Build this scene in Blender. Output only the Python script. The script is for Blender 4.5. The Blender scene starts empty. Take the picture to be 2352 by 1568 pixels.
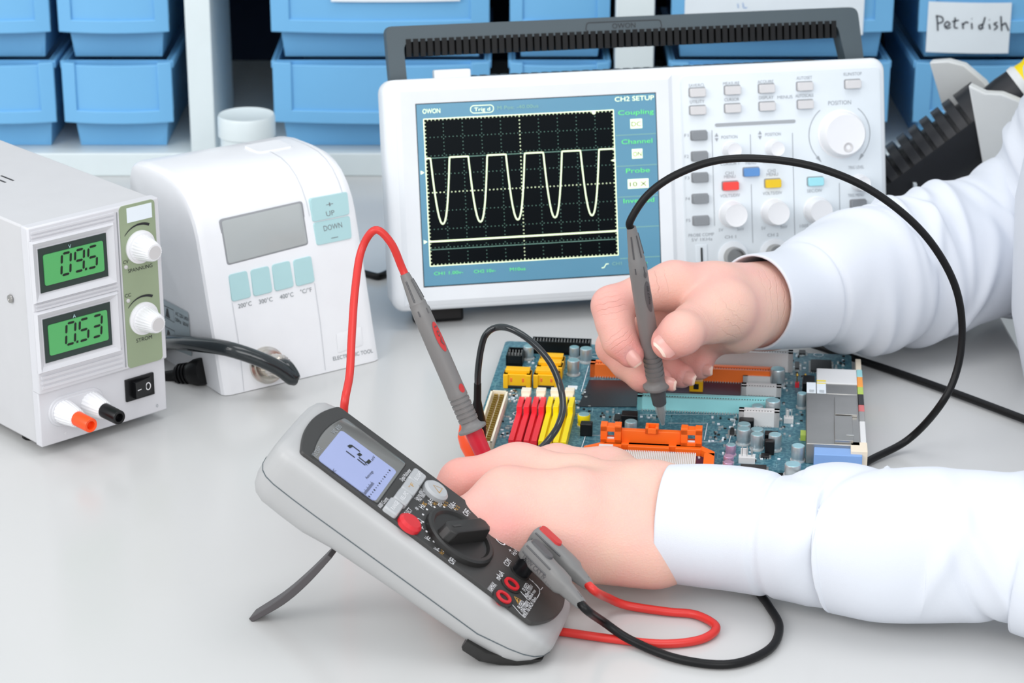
import bpy, bmesh, math, random
import numpy as np
from mathutils import Matrix, Vector
random.seed(7)
SC = bpy.context.scene
COL = SC.collection
R = math.radians

# ------------------------------------------------------------------ camera
FPX, TH, H = 5500.0, R(20.5), 0.55
cd = bpy.data.cameras.new('camera'); cam = bpy.data.objects.new('camera', cd); COL.objects.link(cam)
cam.location = (0, 0, H); cam.rotation_euler = (R(90) - TH, 0, 0)
cd.sensor_width = 36.0; cd.lens = FPX * 36.0 / 2352.0
cd.clip_start = 0.05; cd.clip_end = 20
cd.dof.use_dof = True; cd.dof.focus_distance = 1.27; cd.dof.aperture_fstop = 19.0
SC.camera = cam

# ------------------------------------------------------------------ view and light
SC.view_settings.view_transform = 'Standard'; SC.view_settings.look = 'None'
SC.view_settings.gamma = 1.0; SC.view_settings.exposure = 0.29
SC.view_settings.use_curve_mapping = False
wd = bpy.data.worlds.new('room_light'); SC.world = wd; wd.use_nodes = True
bg = wd.node_tree.nodes['Background']; bg.inputs[0].default_value = (0.92, 0.96, 1.0, 1); bg.inputs[1].default_value = 0.74
def area(name, loc, aim, size, power, col):
    ld = bpy.data.lights.new(name, 'AREA'); ld.shape = 'RECTANGLE'; ld.size = size[0]; ld.size_y = size[1]
    ld.energy = power; ld.color = col
    o = bpy.data.objects.new(name, ld); COL.objects.link(o); o.location = loc
    o.rotation_euler = (Vector(aim) - Vector(loc)).to_track_quat('-Z', 'Y').to_euler()
area('window_light', (-1.5, 0.1, 1.2), (0, 1.4, 0), (1.3, 1.1), 14, (1.0, 0.99, 0.98))
area('front_light', (0.3, -0.9, 1.1), (0, 1.5, 0.05), (1.6, 1.0), 13, (1.0, 1.0, 1.0))
area('ceiling_light', (0.25, 1.0, 2.2), (0.0, 1.4, 0), (1.2, 0.8), 8, (0.97, 0.98, 1.0))

# ------------------------------------------------------------------ photo measurement helpers
C0 = np.array([0, 0, H])
FW = np.array([0, math.cos(TH), -math.sin(TH)]); UPV = np.array([0, math.sin(TH), math.cos(TH)]); RT = np.array([1.0, 0, 0])
def ray(x, y):
    d = FPX * FW + (x - 1176) * RT + (784 - y) * UPV
    return d / np.linalg.norm(d)
def P(x, y, z=0.0):
    d = ray(x, y); return C0 + d * ((z - H) / d[2])
def PY(x, y, Y):
    d = ray(x, y); return C0 + d * (Y / d[1])
def pxm(p):                     # pixels per metre at a point
    return FPX / float((np.asarray(p) - C0) @ FW)
def nrm(a):
    a = np.asarray(a, float); return a / np.linalg.norm(a)
class Fr:                       # a local frame: origin and three unit axes
    def __init__(s, o, u, v, w):
        s.o = np.asarray(o, float); s.A = np.array([nrm(u), nrm(v), nrm(w)])
        M = Matrix.Identity(4)
        for i in range(3):
            for j in range(3): M[j][i] = s.A[i][j]
            M[i][3] = s.o[i]
        s.M = M
    def loc(s, p): return s.A @ (np.asarray(p) - s.o)
    def wor(s, l): return s.o + np.asarray(l, float) @ s.A
    def at(s, x, y, ax=1, off=0.0):          # local point seen at a pixel on the plane local[ax] = off
        n = s.A[ax]; d = ray(x, y); q = s.o + n * off
        return s.loc(C0 + d * (((q - C0) @ n) / (d @ n)))
WORLD = Fr((0, 0, 0), (1, 0, 0), (0, 1, 0), (0, 0, 1))

# ------------------------------------------------------------------ materials
def lin(c):
    return tuple(((v / 255) / 12.92 if v / 255 <= 0.04045 else ((v / 255 + 0.055) / 1.055) ** 2.4) for v in c) + (1.0,)
MATS = {}
def mat(name, col, rough=0.5, metal=0.0, var=0.03, nscale=60, bump=0.0, bscale=400, spec=0.5, emit=None, es=1.0, alpha=1.0, sss=0.0, trans=0.0, coat=0.0):
    m = bpy.data.materials.new(name); m.use_nodes = True; nt = m.node_tree; b = nt.nodes['Principled BSDF']
    c = lin(col)
    tc = nt.nodes.new('ShaderNodeTexCoord'); nz = nt.nodes.new('ShaderNodeTexNoise')
    nz.inputs['Scale'].default_value = nscale; nz.inputs['Detail'].default_value = 3
    nt.links.new(tc.outputs['Object'], nz.inputs['Vector'])
    mx = nt.nodes.new('ShaderNodeMix'); mx.data_type = 'RGBA'
    mx.inputs[6].default_value = tuple(max(0, v * (1 - var)) for v in c[:3]) + (1,)
    mx.inputs[7].default_value = tuple(min(1, v * (1 + var)) for v in c[:3]) + (1,)
    nt.links.new(nz.outputs['Fac'], mx.inputs[0]); nt.links.new(mx.outputs[2], b.inputs['Base Color'])
    b.inputs['Roughness'].default_value = rough; b.inputs['Metallic'].default_value = metal
    b.inputs['Specular IOR Level'].default_value = spec
    if coat: b.inputs['Coat Weight'].default_value = coat
    if bump:
        n2 = nt.nodes.new('ShaderNodeTexNoise'); n2.inputs['Scale'].default_value = bscale; n2.inputs['Detail'].default_value = 4
        nt.links.new(tc.outputs['Object'], n2.inputs['Vector'])
        bp = nt.nodes.new('ShaderNodeBump'); bp.inputs['Strength'].default_value = bump; bp.inputs['Distance'].default_value = 0.0006
        nt.links.new(n2.outputs['Fac'], bp.inputs['Height']); nt.links.new(bp.outputs[0], b.inputs['Normal'])
    if emit: b.inputs['Emission Color'].default_value = lin(emit); b.inputs['Emission Strength'].default_value = es
    if alpha < 1: b.inputs['Alpha'].default_value = alpha
    if trans: b.inputs['Transmission Weight'].default_value = trans
    if sss:
        b.inputs['Subsurface Weight'].default_value = sss
        b.inputs['Subsurface Radius'].default_value = (0.0045, 0.0018, 0.001); b.inputs['Subsurface Scale'].default_value = 1.0
    MATS[name] = m; return name
mat('desk_laminate', (203, 203, 202), 0.22, var=0.015, nscale=8, spec=0.5)
mat('wall_paint', (225, 230, 232), 0.8)
mat('floor_vinyl', (150, 150, 150), 0.5)
mat('shelf_white', (226, 236, 238), 0.45)
mat('shelf_shade', (10, 34, 62), 0.8)  # near-black navy stands in for the deep shadow behind the bins
mat('bin_blue', (118, 184, 230), 0.38, var=0.04, nscale=20)
mat('paper', (232, 240, 246), 0.8)
mat('ink', (28, 34, 50), 0.6)
mat('jar_white', (226, 236, 238), 0.35)
mat('psu_case', (204, 204, 206), 0.5, bump=0.08, bscale=1500)
mat('psu_front', (214, 214, 218), 0.42)
mat('groove', (150, 152, 156), 0.6)
mat('olive_panel', (150, 164, 134), 0.5)
mat('lcd_frame', (44, 60, 56), 0.35)
mat('lcd_green', (84, 168, 100), 0.3, emit=(92, 190, 110), es=0.07)
mat('lcd_ink', (18, 26, 22), 0.4)
mat('print_black', (34, 36, 40), 0.5)
mat('print_grey', (120, 126, 130), 0.5)
mat('print_light_grey', (158, 163, 168), 0.5)
mat('print_white', (236, 236, 238), 0.5)
mat('print_gold', (196, 150, 70), 0.5)
mat('print_red', (150, 40, 40), 0.5)
mat('knob_white', (236, 236, 238), 0.35)
mat('knob_cap', (206, 204, 204), 0.4)
mat('chrome', (205, 200, 192), 0.18, metal=1.0)
mat('steel', (176, 174, 170), 0.32, metal=1.0, var=0.08)
mat('orange_plastic', (255, 84, 28), 0.3, emit=None)
mat('black_plastic', (12, 13, 16), 0.32, spec=0.4)
mat('black_rubber', (10, 10, 12), 0.42, spec=0.3)
mat('cable_teal_black', (16, 26, 30), 0.2, coat=0.4)
mat('station_white', (238, 239, 242), 0.33)
mat('station_lcd', (176, 181, 181), 0.16)
mat('seam_white', (206, 208, 212), 0.5)
mat('mint', (176, 213, 216), 0.4)
mat('mint_edge', (110, 150, 156), 0.5)
mat('sticker_blue', (172, 186, 192), 0.5)
mat('osc_white', (232, 236, 240), 0.38)
mat('osc_panel', (222, 229, 234), 0.42)
mat('osc_grey', (72, 84, 90), 0.5)
mat('osc_key', (214, 212, 212), 0.4)
mat('osc_key_dark', (136, 140, 144), 0.4)
mat('osc_bar', (166, 170, 174), 0.5)
mat('key_red', (250, 70, 62), 0.4)
mat('key_yellow', (240, 200, 20), 0.4)
mat('key_blue', (92, 146, 208), 0.4)
mat('key_cyan', (160, 226, 236), 0.4)
mat('scr_blue', (84, 134, 160), 0.25, emit=(88, 144, 170), es=0.25)
mat('scr_black', (2, 10, 15), 0.3, spec=0.08)
mat('rib_black', (7, 8, 10), 0.5, spec=0.3)
mat('scr_trace', (224, 240, 200), 0.4, emit=(226, 244, 200), es=0.7)
mat('scr_dot', (120, 165, 150), 0.4, emit=(120, 165, 150), es=0.4)
mat('scr_green', (90, 210, 110), 0.4, emit=(90, 215, 110), es=0.5)
mat('meter_grey', (177, 177, 177), 0.42, bump=0.05, bscale=1500)
mat('meter_dark', (54, 53, 52), 0.45)
mat('meter_black', (34, 33, 32), 0.42)
mat('meter_glass', (112, 112, 110), 0.12)
mat('meter_lcd', (150, 160, 200), 0.25, emit=(160, 172, 218), es=0.10)
mat('meter_key', (178, 180, 182), 0.4)
mat('meter_red', (206, 34, 44), 0.35)
mat('stand_dark', (78, 74, 76), 0.45)
mat('lead_grey', (122, 121, 120), 0.45)
mat('lead_grey_dark', (84, 84, 86), 0.45)
mat('lead_red', (212, 48, 42), 0.38)
mat('lead_red_accent', (196, 52, 52), 0.42)
mat('red_sheath', (214, 40, 62), 0.22, alpha=0.9)
mat('clear_sheath', (226, 220, 218), 0.08, alpha=0.35)
mat('pcb_edge', (66, 120, 138), 0.5)
mat('pcb_purple', (44, 30, 66), 0.4)
mat('pcb_trace', (128, 170, 180), 0.45)
mat('smd_black', (26, 26, 28), 0.4)
mat('smd_silver', (196, 200, 200), 0.3, metal=0.6)
mat('cap_can', (196, 206, 210), 0.3, metal=0.6, spec=0.6)
mat('cap_top', (168, 214, 224), 0.25, metal=0.5)
mat('cap_pink', (206, 170, 200), 0.3, metal=0.5)
mat('cap_base', (200, 204, 204), 0.4)
mat('slot_cyan', (164, 236, 240), 0.4)
mat('slot_orange', (248, 122, 48), 0.4)
mat('slot_orange_dark', (196, 84, 28), 0.4)
mat('slot_white', (226, 226, 226), 0.4)
mat('slot_red', (240, 48, 62), 0.4)
mat('slot_yellow', (250, 226, 12), 0.4)
mat('latch_cream', (244, 236, 214), 0.4)
mat('sata_yellow', (250, 190, 18), 0.4)
mat('gold', (190, 160, 80), 0.3, metal=0.8)
mat('film_black', (34, 36, 46), 0.3)
mat('bracket_orange', (255, 112, 26), 0.4)
mat('cream', (240, 226, 204), 0.5)
mat('port_cyan', (150, 210, 214), 0.4); mat('port_orange', (250, 160, 60), 0.4); mat('port_green', (180, 206, 90), 0.4)
mat('port_pink', (214, 110, 110), 0.4); mat('port_grey', (150, 150, 150), 0.4); mat('port_blue', (130, 170, 226), 0.4)
mat('iron_black', (36, 37, 42), 0.42)
mat('iron_copper', (190, 110, 50), 0.35, metal=0.6)
mat('iron_yellow', (255, 224, 10), 0.4)
mat('holder_white', (228, 230, 230), 0.4)
mat('coat_white', (222, 226, 234), 0.85, bump=0.25, bscale=2500, var=0.01)
mat('coat_seam', (214, 218, 230), 0.85)
mat('nail', (228, 172, 162), 0.3, coat=0.2)
mat('nail_edge', (240, 212, 196), 0.3)

def skin():
    m = bpy.data.materials.new('skin'); m.use_nodes = True; nt = m.node_tree; b = nt.nodes['Principled BSDF']
    tc = nt.nodes.new('ShaderNodeTexCoord')
    nz = nt.nodes.new('ShaderNodeTexNoise'); nz.inputs['Scale'].default_value = 26; nz.inputs['Detail'].default_value = 5
    nt.links.new(tc.outputs['Object'], nz.inputs['Vector'])
    rp = nt.nodes.new('ShaderNodeMapRange'); rp.inputs[1].default_value = 0.4; rp.inputs[2].default_value = 0.65
    nt.links.new(nz.outputs['Fac'], rp.inputs[0])
    mx = nt.nodes.new('ShaderNodeMix'); mx.data_type = 'RGBA'
    mx.inputs[6].default_value = lin((236, 194, 176)); mx.inputs[7].default_value = lin((238, 184, 172))
    nt.links.new(rp.outputs[0], mx.inputs[0])
    at = nt.nodes.new('ShaderNodeAttribute'); at.attribute_name = 'flush'
    m2 = nt.nodes.new('ShaderNodeMix'); m2.data_type = 'RGBA'; m2.inputs[7].default_value = lin((234, 146, 142))
    nt.links.new(at.outputs['Fac'], m2.inputs[0]); nt.links.new(mx.outputs[2], m2.inputs[6]); nt.links.new(m2.outputs[2], b.inputs['Base Color'])
    b.inputs['Roughness'].default_value = 0.5; b.inputs['Specular IOR Level'].default_value = 0.35
    b.inputs['Subsurface Weight'].default_value = 0.25; b.inputs['Subsurface Radius'].default_value = (0.006, 0.0022, 0.0012); b.inputs['Subsurface Scale'].default_value = 1.0
    vo = nt.nodes.new('ShaderNodeTexVoronoi'); vo.inputs['Scale'].default_value = 900
    nt.links.new(tc.outputs['Object'], vo.inputs['Vector'])
    n3 = nt.nodes.new('ShaderNodeTexNoise'); n3.inputs['Scale'].default_value = 160; nt.links.new(tc.outputs['Object'], n3.inputs['Vector'])
    ad = nt.nodes.new('ShaderNodeMath'); ad.operation = 'ADD'; nt.links.new(vo.outputs['Distance'], ad.inputs[0]); nt.links.new(n3.outputs['Fac'], ad.inputs[1])
    bp = nt.nodes.new('ShaderNodeBump'); bp.inputs['Strength'].default_value = 0.22; bp.inputs['Distance'].default_value = 0.0005
    nt.links.new(ad.outputs[0], bp.inputs['Height']); nt.links.new(bp.outputs[0], b.inputs['Normal'])
    MATS['skin'] = m
skin()
def pcb():
    m = bpy.data.materials.new('pcb_teal'); m.use_nodes = True; nt = m.node_tree; b = nt.nodes['Principled BSDF']
    tc = nt.nodes.new('ShaderNodeTexCoord')
    br = nt.nodes.new('ShaderNodeTexVoronoi'); br.distance = 'MANHATTAN'; br.inputs['Scale'].default_value = 520
    nt.links.new(tc.outputs['Object'], br.inputs['Vector'])
    r1 = nt.nodes.new('ShaderNodeMapRange'); r1.inputs[1].default_value = 0.75; r1.inputs[2].default_value = 0.95
    nt.links.new(br.outputs['Distance'], r1.inputs[0])
    nz = nt.nodes.new('ShaderNodeTexNoise'); nz.inputs['Scale'].default_value = 45; nt.links.new(tc.outputs['Object'], nz.inputs['Vector'])
    m1 = nt.nodes.new('ShaderNodeMix'); m1.data_type = 'RGBA'; m1.inputs[6].default_value = lin((46, 98, 116)); m1.inputs[7].default_value = lin((62, 116, 134))
    nt.links.new(nz.outputs['Fac'], m1.inputs[0])
    m2 = nt.nodes.new('ShaderNodeMix'); m2.data_type = 'RGBA'; m2.inputs[7].default_value = lin((88, 138, 150))
    nt.links.new(r1.outputs[0], m2.inputs[0]); nt.links.new(m1.outputs[2], m2.inputs[6]); nt.links.new(m2.outputs[2], b.inputs['Base Color'])
    b.inputs['Roughness'].default_value = 0.35
    MATS['pcb_teal'] = m
pcb()
def stripes(name, c1, c2, scale, rough=0.8, direction='X'):
    m = bpy.data.materials.new(name); m.use_nodes = True; nt = m.node_tree; b = nt.nodes['Principled BSDF']
    tc = nt.nodes.new('ShaderNodeTexCoord'); wv = nt.nodes.new('ShaderNodeTexWave'); wv.inputs['Scale'].default_value = scale; wv.bands_direction = direction
    nt.links.new(tc.outputs['Object'], wv.inputs['Vector'])
    mx = nt.nodes.new('ShaderNodeMix'); mx.data_type = 'RGBA'; mx.inputs[6].default_value = lin(c1); mx.inputs[7].default_value = lin(c2)
    nt.links.new(wv.outputs['Fac'], mx.inputs[0]); nt.links.new(mx.outputs[2], b.inputs['Base Color']); b.inputs['Roughness'].default_value = rough
    MATS[name] = m
stripes('shirt_stripe', (96, 90, 118), (150, 150, 176), 90)

# ------------------------------------------------------------------ mesh building
FONT_CACHE = {}
def glyphs(s):
    if s not in FONT_CACHE:
        c = bpy.data.curves.new('t', 'FONT'); c.body = s; c.size = 1.0; c.resolution_u = 3
        o = bpy.data.objects.new('t', c); COL.objects.link(o)
        me = bpy.data.meshes.new_from_object(o)
        V = np.array([v.co[:2] for v in me.vertices]) if len(me.vertices) else np.zeros((0, 2)); Fc = [list(p.vertices) for p in me.polygons]
        bpy.data.objects.remove(o); bpy.data.curves.remove(c); bpy.data.meshes.remove(me)
        FONT_CACHE[s] = (V, Fc)
    return FONT_CACHE[s]
def rrect(cx, cy, w, h, r, n=5):
    out = []
    for sx, sy, a0 in ((1, 1, 0), (-1, 1, 90), (-1, -1, 180), (1, -1, 270)):
        for k in range(n + 1):
            a = R(a0 + 90 * k / n); out.append((cx + sx * (w / 2 - r) + r * math.cos(a), cy + sy * (h / 2 - r) + r * math.sin(a)))
    return out
def roundpoly(pts, r, n=5):
    out = []; N = len(pts); pts = [np.array(p, float) for p in pts]
    for i in range(N):
        a, b, c = pts[i - 1], pts[i], pts[(i + 1) % N]
        rr = min(r, np.linalg.norm(a - b) * .45, np.linalg.norm(c - b) * .45)
        p = b + nrm(a - b) * rr; q = b + nrm(c - b) * rr
        for k in range(n + 1):
            t = k / n; out.append(tuple((1 - t) ** 2 * p + 2 * t * (1 - t) * b + t * t * q))
    return out
def circle(cx, cy, r, n=24): return [(cx + r * math.cos(2 * math.pi * k / n), cy + r * math.sin(2 * math.pi * k / n)) for k in range(n)]
def spline(pts, sub=8):
    p = [np.array(q, float) for q in pts]; p = [2 * p[0] - p[1]] + p + [2 * p[-1] - p[-2]]; out = []
    for i in range(1, len(p) - 2):
        for k in range(sub):
            t = k / sub
            out.append(0.5 * ((2 * p[i]) + (-p[i - 1] + p[i + 1]) * t + (2 * p[i - 1] - 5 * p[i] + 4 * p[i + 1] - p[i + 2]) * t * t + (-p[i - 1] + 3 * p[i] - 3 * p[i + 1] + p[i + 2]) * t ** 3))
    out.append(p[-2]); return out
class MB:
    def __init__(s): s.V = []; s.F = []; s.MI = []; s.mats = []
    def mi(s, m):
        if m not in s.mats: s.mats.append(m)
        return s.mats.index(m)
    def add(s, V, F, m):
        b = len(s.V); s.V += [tuple(map(float, v)) for v in V]; k = s.mi(m)
        for f in F: s.F.append([b + i for i in f]); s.MI.append(k)
        return s
    def box(s, lo, hi, m):
        x0, y0, z0 = lo; x1, y1, z1 = hi
        return s.add([(x0, y0, z0), (x1, y0, z0), (x1, y1, z0), (x0, y1, z0), (x0, y0, z1), (x1, y0, z1), (x1, y1, z1), (x0, y1, z1)],
                     [(0, 3, 2, 1), (4, 5, 6, 7), (0, 1, 5, 4), (1, 2, 6, 5), (2, 3, 7, 6), (3, 0, 4, 7)], m)
    def hexa(s, v8, m):
        return s.add(v8, [(0, 3, 2, 1), (4, 5, 6, 7), (0, 1, 5, 4), (1, 2, 6, 5), (2, 3, 7, 6), (3, 0, 4, 7)], m)
    def prism(s, out, ax, a, b, m, inset=0.0):     # outline given in the two other axes in order
        n = len(out); oth = [i for i in range(3) if i != ax]
        def lift(p, h):
            q = [0, 0, 0]; q[oth[0]] = p[0]; q[oth[1]] = p[1]; q[ax] = h; return q
        if inset:
            cx = sum(p[0] for p in out) / n; cy = sum(p[1] for p in out) / n
            mx = max(max(abs(p[0] - cx) for p in out), max(abs(p[1] - cy) for p in out)); k = 1 - inset / mx
            inn = [(cx + (p[0] - cx) * k, cy + (p[1] - cy) * k) for p in out]; sg = 1 if b > a else -1
            L = [(out, a), (out, b - sg * inset), (inn, b)]
        else: L = [(out, a), (out, b)]
        V = [lift(p, h) for o, h in L for p in o]; Fc = []
        for j in range(len(L) - 1):
            for i in range(n): Fc.append((j * n + i, j * n + (i + 1) % n, (j + 1) * n + (i + 1) % n, (j + 1) * n + i))
        Fc.append(tuple(range(n))[::-1]); Fc.append(tuple(range((len(L) - 1) * n, len(L) * n)))
        return s.add(V, Fc, m)
    def loft(s, rings, m, caps=True, closed=True):
        n = len(rings[0]); V = [p for r in rings for p in r]; Fc = []
        for j in range(len(rings) - 1):
            for i in range(n if closed else n - 1): Fc.append((j * n + i, j * n + (i + 1) % n, (j + 1) * n + (i + 1) % n, (j + 1) * n + i))
        if caps: Fc.append(tuple(range(n))[::-1]); Fc.append(tuple(range((len(rings) - 1) * n, len(rings) * n)))
        return s.add(V, Fc, m)
    def lathe(s, prof, o, d, m, n=32, flute=0, fd=0.0):   # prof: (distance along d, radius)
        o = np.array(o, float); d = nrm(d); a = np.array([0, 0, 1.0]) if abs(d[2]) < 0.9 else np.array([1.0, 0, 0]); e1 = nrm(np.cross(d, a)); e2 = np.cross(d, e1)
        rings = []
        for h, r in prof:
            rings.append([o + d * h + (e1 * math.cos(2 * math.pi * k / n) + e2 * math.sin(2 * math.pi * k / n)) * max(r * (1 - (fd if flute and (k * flute // n * 2 != (2 * k * flute) // n) else 0)), 1e-5) for k in range(n)])
        return s.loft(rings, m)
    def tube(s, pts, r, m, n=12):
        pts = [np.array(p, float) for p in pts]; N = len(pts); rr = r if isinstance(r, (list, tuple, np.ndarray)) else [r] * N
        T = [nrm(pts[min(i + 1, N - 1)] - pts[max(i - 1, 0)]) for i in range(N)]
        a = np.array([0, 0, 1.0]) if abs(T[0][2]) < 0.9 else np.array([1.0, 0, 0]); e = nrm(np.cross(T[0], a)); rings = []
        for i in range(N):
            e = nrm(e - T[i] * (e @ T[i])); f = np.cross(T[i], e)
            rings.append([pts[i] + (e * math.cos(2 * math.pi * k / n) + f * math.sin(2 * math.pi * k / n)) * rr[i] for k in range(n)])
        return s.loft(rings, m)
    def ribbon(s, pts, w, nor, m, th=0.0):
        pts = [np.array(p, float) for p in pts]; nor = nrm(nor); V = []; N = len(pts)
        for i in range(N):
            t = nrm(pts[min(i + 1, N - 1)] - pts[max(i - 1, 0)]); q = np.cross(nor, t) * w / 2; V += [pts[i] + q, pts[i] - q]
        return s.add(V, [(2 * i, 2 * i + 1, 2 * i + 3, 2 * i + 2) for i in range(N - 1)], m)
    def text(s, body, A, h, e1, e2, m, width=None, center=False):
        V, Fc = glyphs(body)
        if not len(V): return s
        ch = 0.72; x0, x1 = V[:, 0].min(), V[:, 0].max(); sy = h / ch; sx = sy if width is None else width / (x1 - x0)
        A = np.array(A, float); e1 = nrm(e1); e2 = np.array(e2, float) - e1 * (np.array(e2, float) @ e1); e2 = nrm(e2)
        sh = (x1 - x0) * sx / 2 if center else 0
        return s.add([A + e1 * ((x - x0) * sx - sh) + e2 * y * sy for x, y in V], Fc, m)
    def build(s, name, parent=None, bevel=0.0, seg=2, label=None, fr=None, angle=40, kind=None):
        me = bpy.data.meshes.new(name); me.from_pydata(s.V, [], s.F)
        for m in s.mats: me.materials.append(MATS[m])
        me.polygons.foreach_set('material_index', s.MI); me.update()
        bm = bmesh.new(); bm.from_mesh(me); bmesh.ops.recalc_face_normals(bm, faces=bm.faces); bm.to_mesh(me); bm.free()
        me.polygons.foreach_set('use_smooth', [True] * len(me.polygons))
        try: me.set_sharp_from_angle(angle=R(angle))
        except Exception: pass
        o = bpy.data.objects.new(name, me); COL.objects.link(o)
        if parent is not None: o.parent = parent
        if fr is not None: o.matrix_world = fr.M
        if bevel:
            b = o.modifiers.new('bevel', 'BEVEL'); b.width = bevel; b.segments = seg; b.limit_method = 'ANGLE'; b.angle_limit = R(40); b.harden_normals = False
        if label: o['label'] = label
        if kind: o['kind'] = kind
        return o
def thing(name, label, cat, fr=WORLD, group=None):
    o = bpy.data.objects.new(name, None); COL.objects.link(o); o.matrix_world = fr.M; o.empty_display_size = 0.02
    o['label'] = label; o['category'] = cat
    if group: o['group'] = group
    return o
def tag(o, label, cat, group=None):
    o['label'] = label; o['category'] = cat
    if group: o['group'] = group
    return o
X, Y_, Z = np.eye(3)

# ================================================================== the setting
o = MB().box((-3, -1.5, -0.80), (3, 3.2, -0.75), 'floor_vinyl').build('floor'); o['kind'] = 'structure'
o = MB().box((-3, 2.22, -0.75), (3, 2.3, 1.9), 'wall_paint').build('wall_back'); o['kind'] = 'structure'
t = thing('lab_desk', 'long pale grey glossy laminate lab desk carrying all the instruments', 'desk', Fr((-0.4, 1.45, -0.75), X, Y_, Z))
MB().box((-0.8, -0.78, 0.722), (0.73, 0.755, 0.75), 'desk_laminate').build('desk_top', t, bevel=0.002)
for sx in (-0.76, 0.66):
    for sy in (-0.72, 0.69): MB().box((sx, sy, 0), (sx + 0.05, sy + 0.05, 0.722), 'steel').build('leg', t, bevel=0.003)

# ---------- shelf rack
YS = 1.85
def SX(px, y=200, Y=YS): return PY(px, y, Y)[0]
def SZ(py, Y=YS): return PY(1176, py, Y)[2]
zb = SZ(352)
fr = Fr((0, YS, 0), X, Y_, Z)
rack = thing('shelf_rack', 'white shelf rack standing on the back of the desk behind the blue bins', 'shelf', fr)
MB().box((-0.62, 0, 0), (0.62, 0.33, zb), 'shelf_white').build('bottom_board', rack, bevel=0.001)
MB().box((-0.62, 0, 0.46), (0.62, 0.33, 0.48), 'shelf_white').build('unseen_top_board', rack, bevel=0.001)  # out of view, added to keep the rack interior dark
MB().box((-0.62, -0.004, 0.174), (0.62, 0.33, 0.188), 'shelf_white').build('unseen_shade_board', rack, bevel=0.001)  # out of view, added to block overhead light from the bins
for x_ in (-0.636, 0.62): MB().box((x_, 0, 0), (x_ + .016, 0.33, 0.48), 'shelf_white').build('unseen_end_panel', rack, bevel=0.001)  # unseen ends added to close the rack against light
MB().box((-0.62, 0.31, zb), (0.62, 0.325, 0.46), 'shelf_shade').build('back_panel', rack)  # back carries the rack's shadow as a dark colour
for a, b, dp in ((432, 490, 0.13), (1412, 1500, 0.03)):
    MB().box((SX(a), 0.0, zb), (SX(b), dp, 0.174), 'shelf_white').build('upright', rack, bevel=0.001)
MB().box((SX(1502), 0.02, zb), (SX(1506), 0.3, 0.174), 'shelf_shade').build('gap_shade_panel', rack)  # shaded gap beside the upright painted as a dark panel

def make_bin(px0, px1, row, label, note=None):
    YB = YS + 0.006
    x0 = PY(px0, 200, YB)[0]; x1 = PY(px1, 200, YB)[0]; z0 = zb + (0.0735 * row) + 0.0004
    xc = (x0 + x1) / 2; w = (x1 - x0); D = 0.20
    t = thing('storage_bin', label, 'storage bin', Fr((xc, YB, z0), X, Y_, Z), 'blue plastic storage bins on the shelf rack')
    hh = 0.0730; hw = w / 2; tp = 0.010
    m = MB(); th = 0.0022
    # tapered hollow body, lower front recessed
    def ring(z, hw_, y0, y1): return [(-hw_, y0, z), (hw_, y0, z), (hw_, y1, z), (-hw_, y1, z)]
    m.loft([ring(0, hw - tp, 0.017, D - 0.012), ring(.0235, hw - tp * .75, 0.013, D - .009), ring(hh, hw - 0.003, 0.005, D), ring(hh, hw - 0.003 - th, 0.005 + th, D - th), ring(th, hw - tp - th, 0.014 + th, D - 0.012 - th)], 'bin_blue')
    m.build('body', t)
    # curved front panel with raised frame
    f = MB(); n = 14; zl, zt = 0.0235, 0.0725; dep = 0.004
    def bow(x): return -0.006 + 0.007 * (x / hw) ** 2
    def sec(x, lo, hi, yo, th_): y = bow(x) + yo; return [(x, y, lo), (x, y, hi), (x, y + th_, hi), (x, y + th_, lo)]
    def bowed(x_a, x_b, lo, hi, yo, th_, mt, k=n): f.loft([sec(x_a + (x_b - x_a) * i / k, lo, hi, yo, th_) for i in range(k + 1)], mt)
    e = min(0.012, w * .09); bowed(-hw + .001, hw - .001, zl, zt - .002, dep * .55, .005, 'bin_blue')
    bowed(-hw + .001, hw - .001, zl, zl + .0105, 0, .006, 'bin_blue'); bowed(-hw + .001, -hw + e + .004, zl, zt, 0, .006, 'bin_blue', 3); bowed(hw - e - .004, hw - .001, zl, zt, 0, .006, 'bin_blue', 3)
    f.build('front_panel', t, bevel=0.0008, label='framed front panel with a lower lip')
    for sg in (-1, 1): MB().box((sg * (hw - .002) - .0022, .004, hh - .006), (sg * (hw - .002) + .0022, D, hh), 'bin_blue').build('rim', t, bevel=0.0006)
    if note:
        g = MB(); g_ = []
        fpx = note['box']; frl = Fr((xc, YB, z0), X, Y_, Z)
        a = frl.at(fpx[0], fpx[3], 1, -.006); b = frl.at(fpx[2], fpx[1], 1, -.006)
        k = 8; rings = []
        for i in range(k + 1):
            x = a[0] + (b[0] - a[0]) * i / k; y = bow(x) - .0012; rings.append([(x, y, a[2]), (x, y, min(b[2], hh - .001)), (x, y + .0006, min(b[2], hh - .001)), (x, y + .0006, a[2])])
        g.loft(rings, 'paper')
        for st in note.get('strokes', []):
            pts = []
            for (sx, sy) in st:
                q = frl.at(sx, sy, 1, -.006); pts.append((q[0], bow(q[0]) - .0018, q[2]))
            g.ribbon(spline(pts, 4) if len(pts) > 2 else pts, note.get('w', .0011), (0, -1, 0), note.get('ink', 'ink'))
        g.build('paper_label', t, label='white handwritten paper label')
    return t
rows = ('lower', 'upper')
cols = [(-150, 128, 'at the far left edge'), (140, 398, 'just left of the white shelf upright'), (624, 1128, 'behind the white jar and instrument handle'), (1168, 1402, 'behind the middle of the instrument handle'), (1535, 2046, 'behind the handle right end'), (2098, 2420, 'at the far right')]
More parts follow.
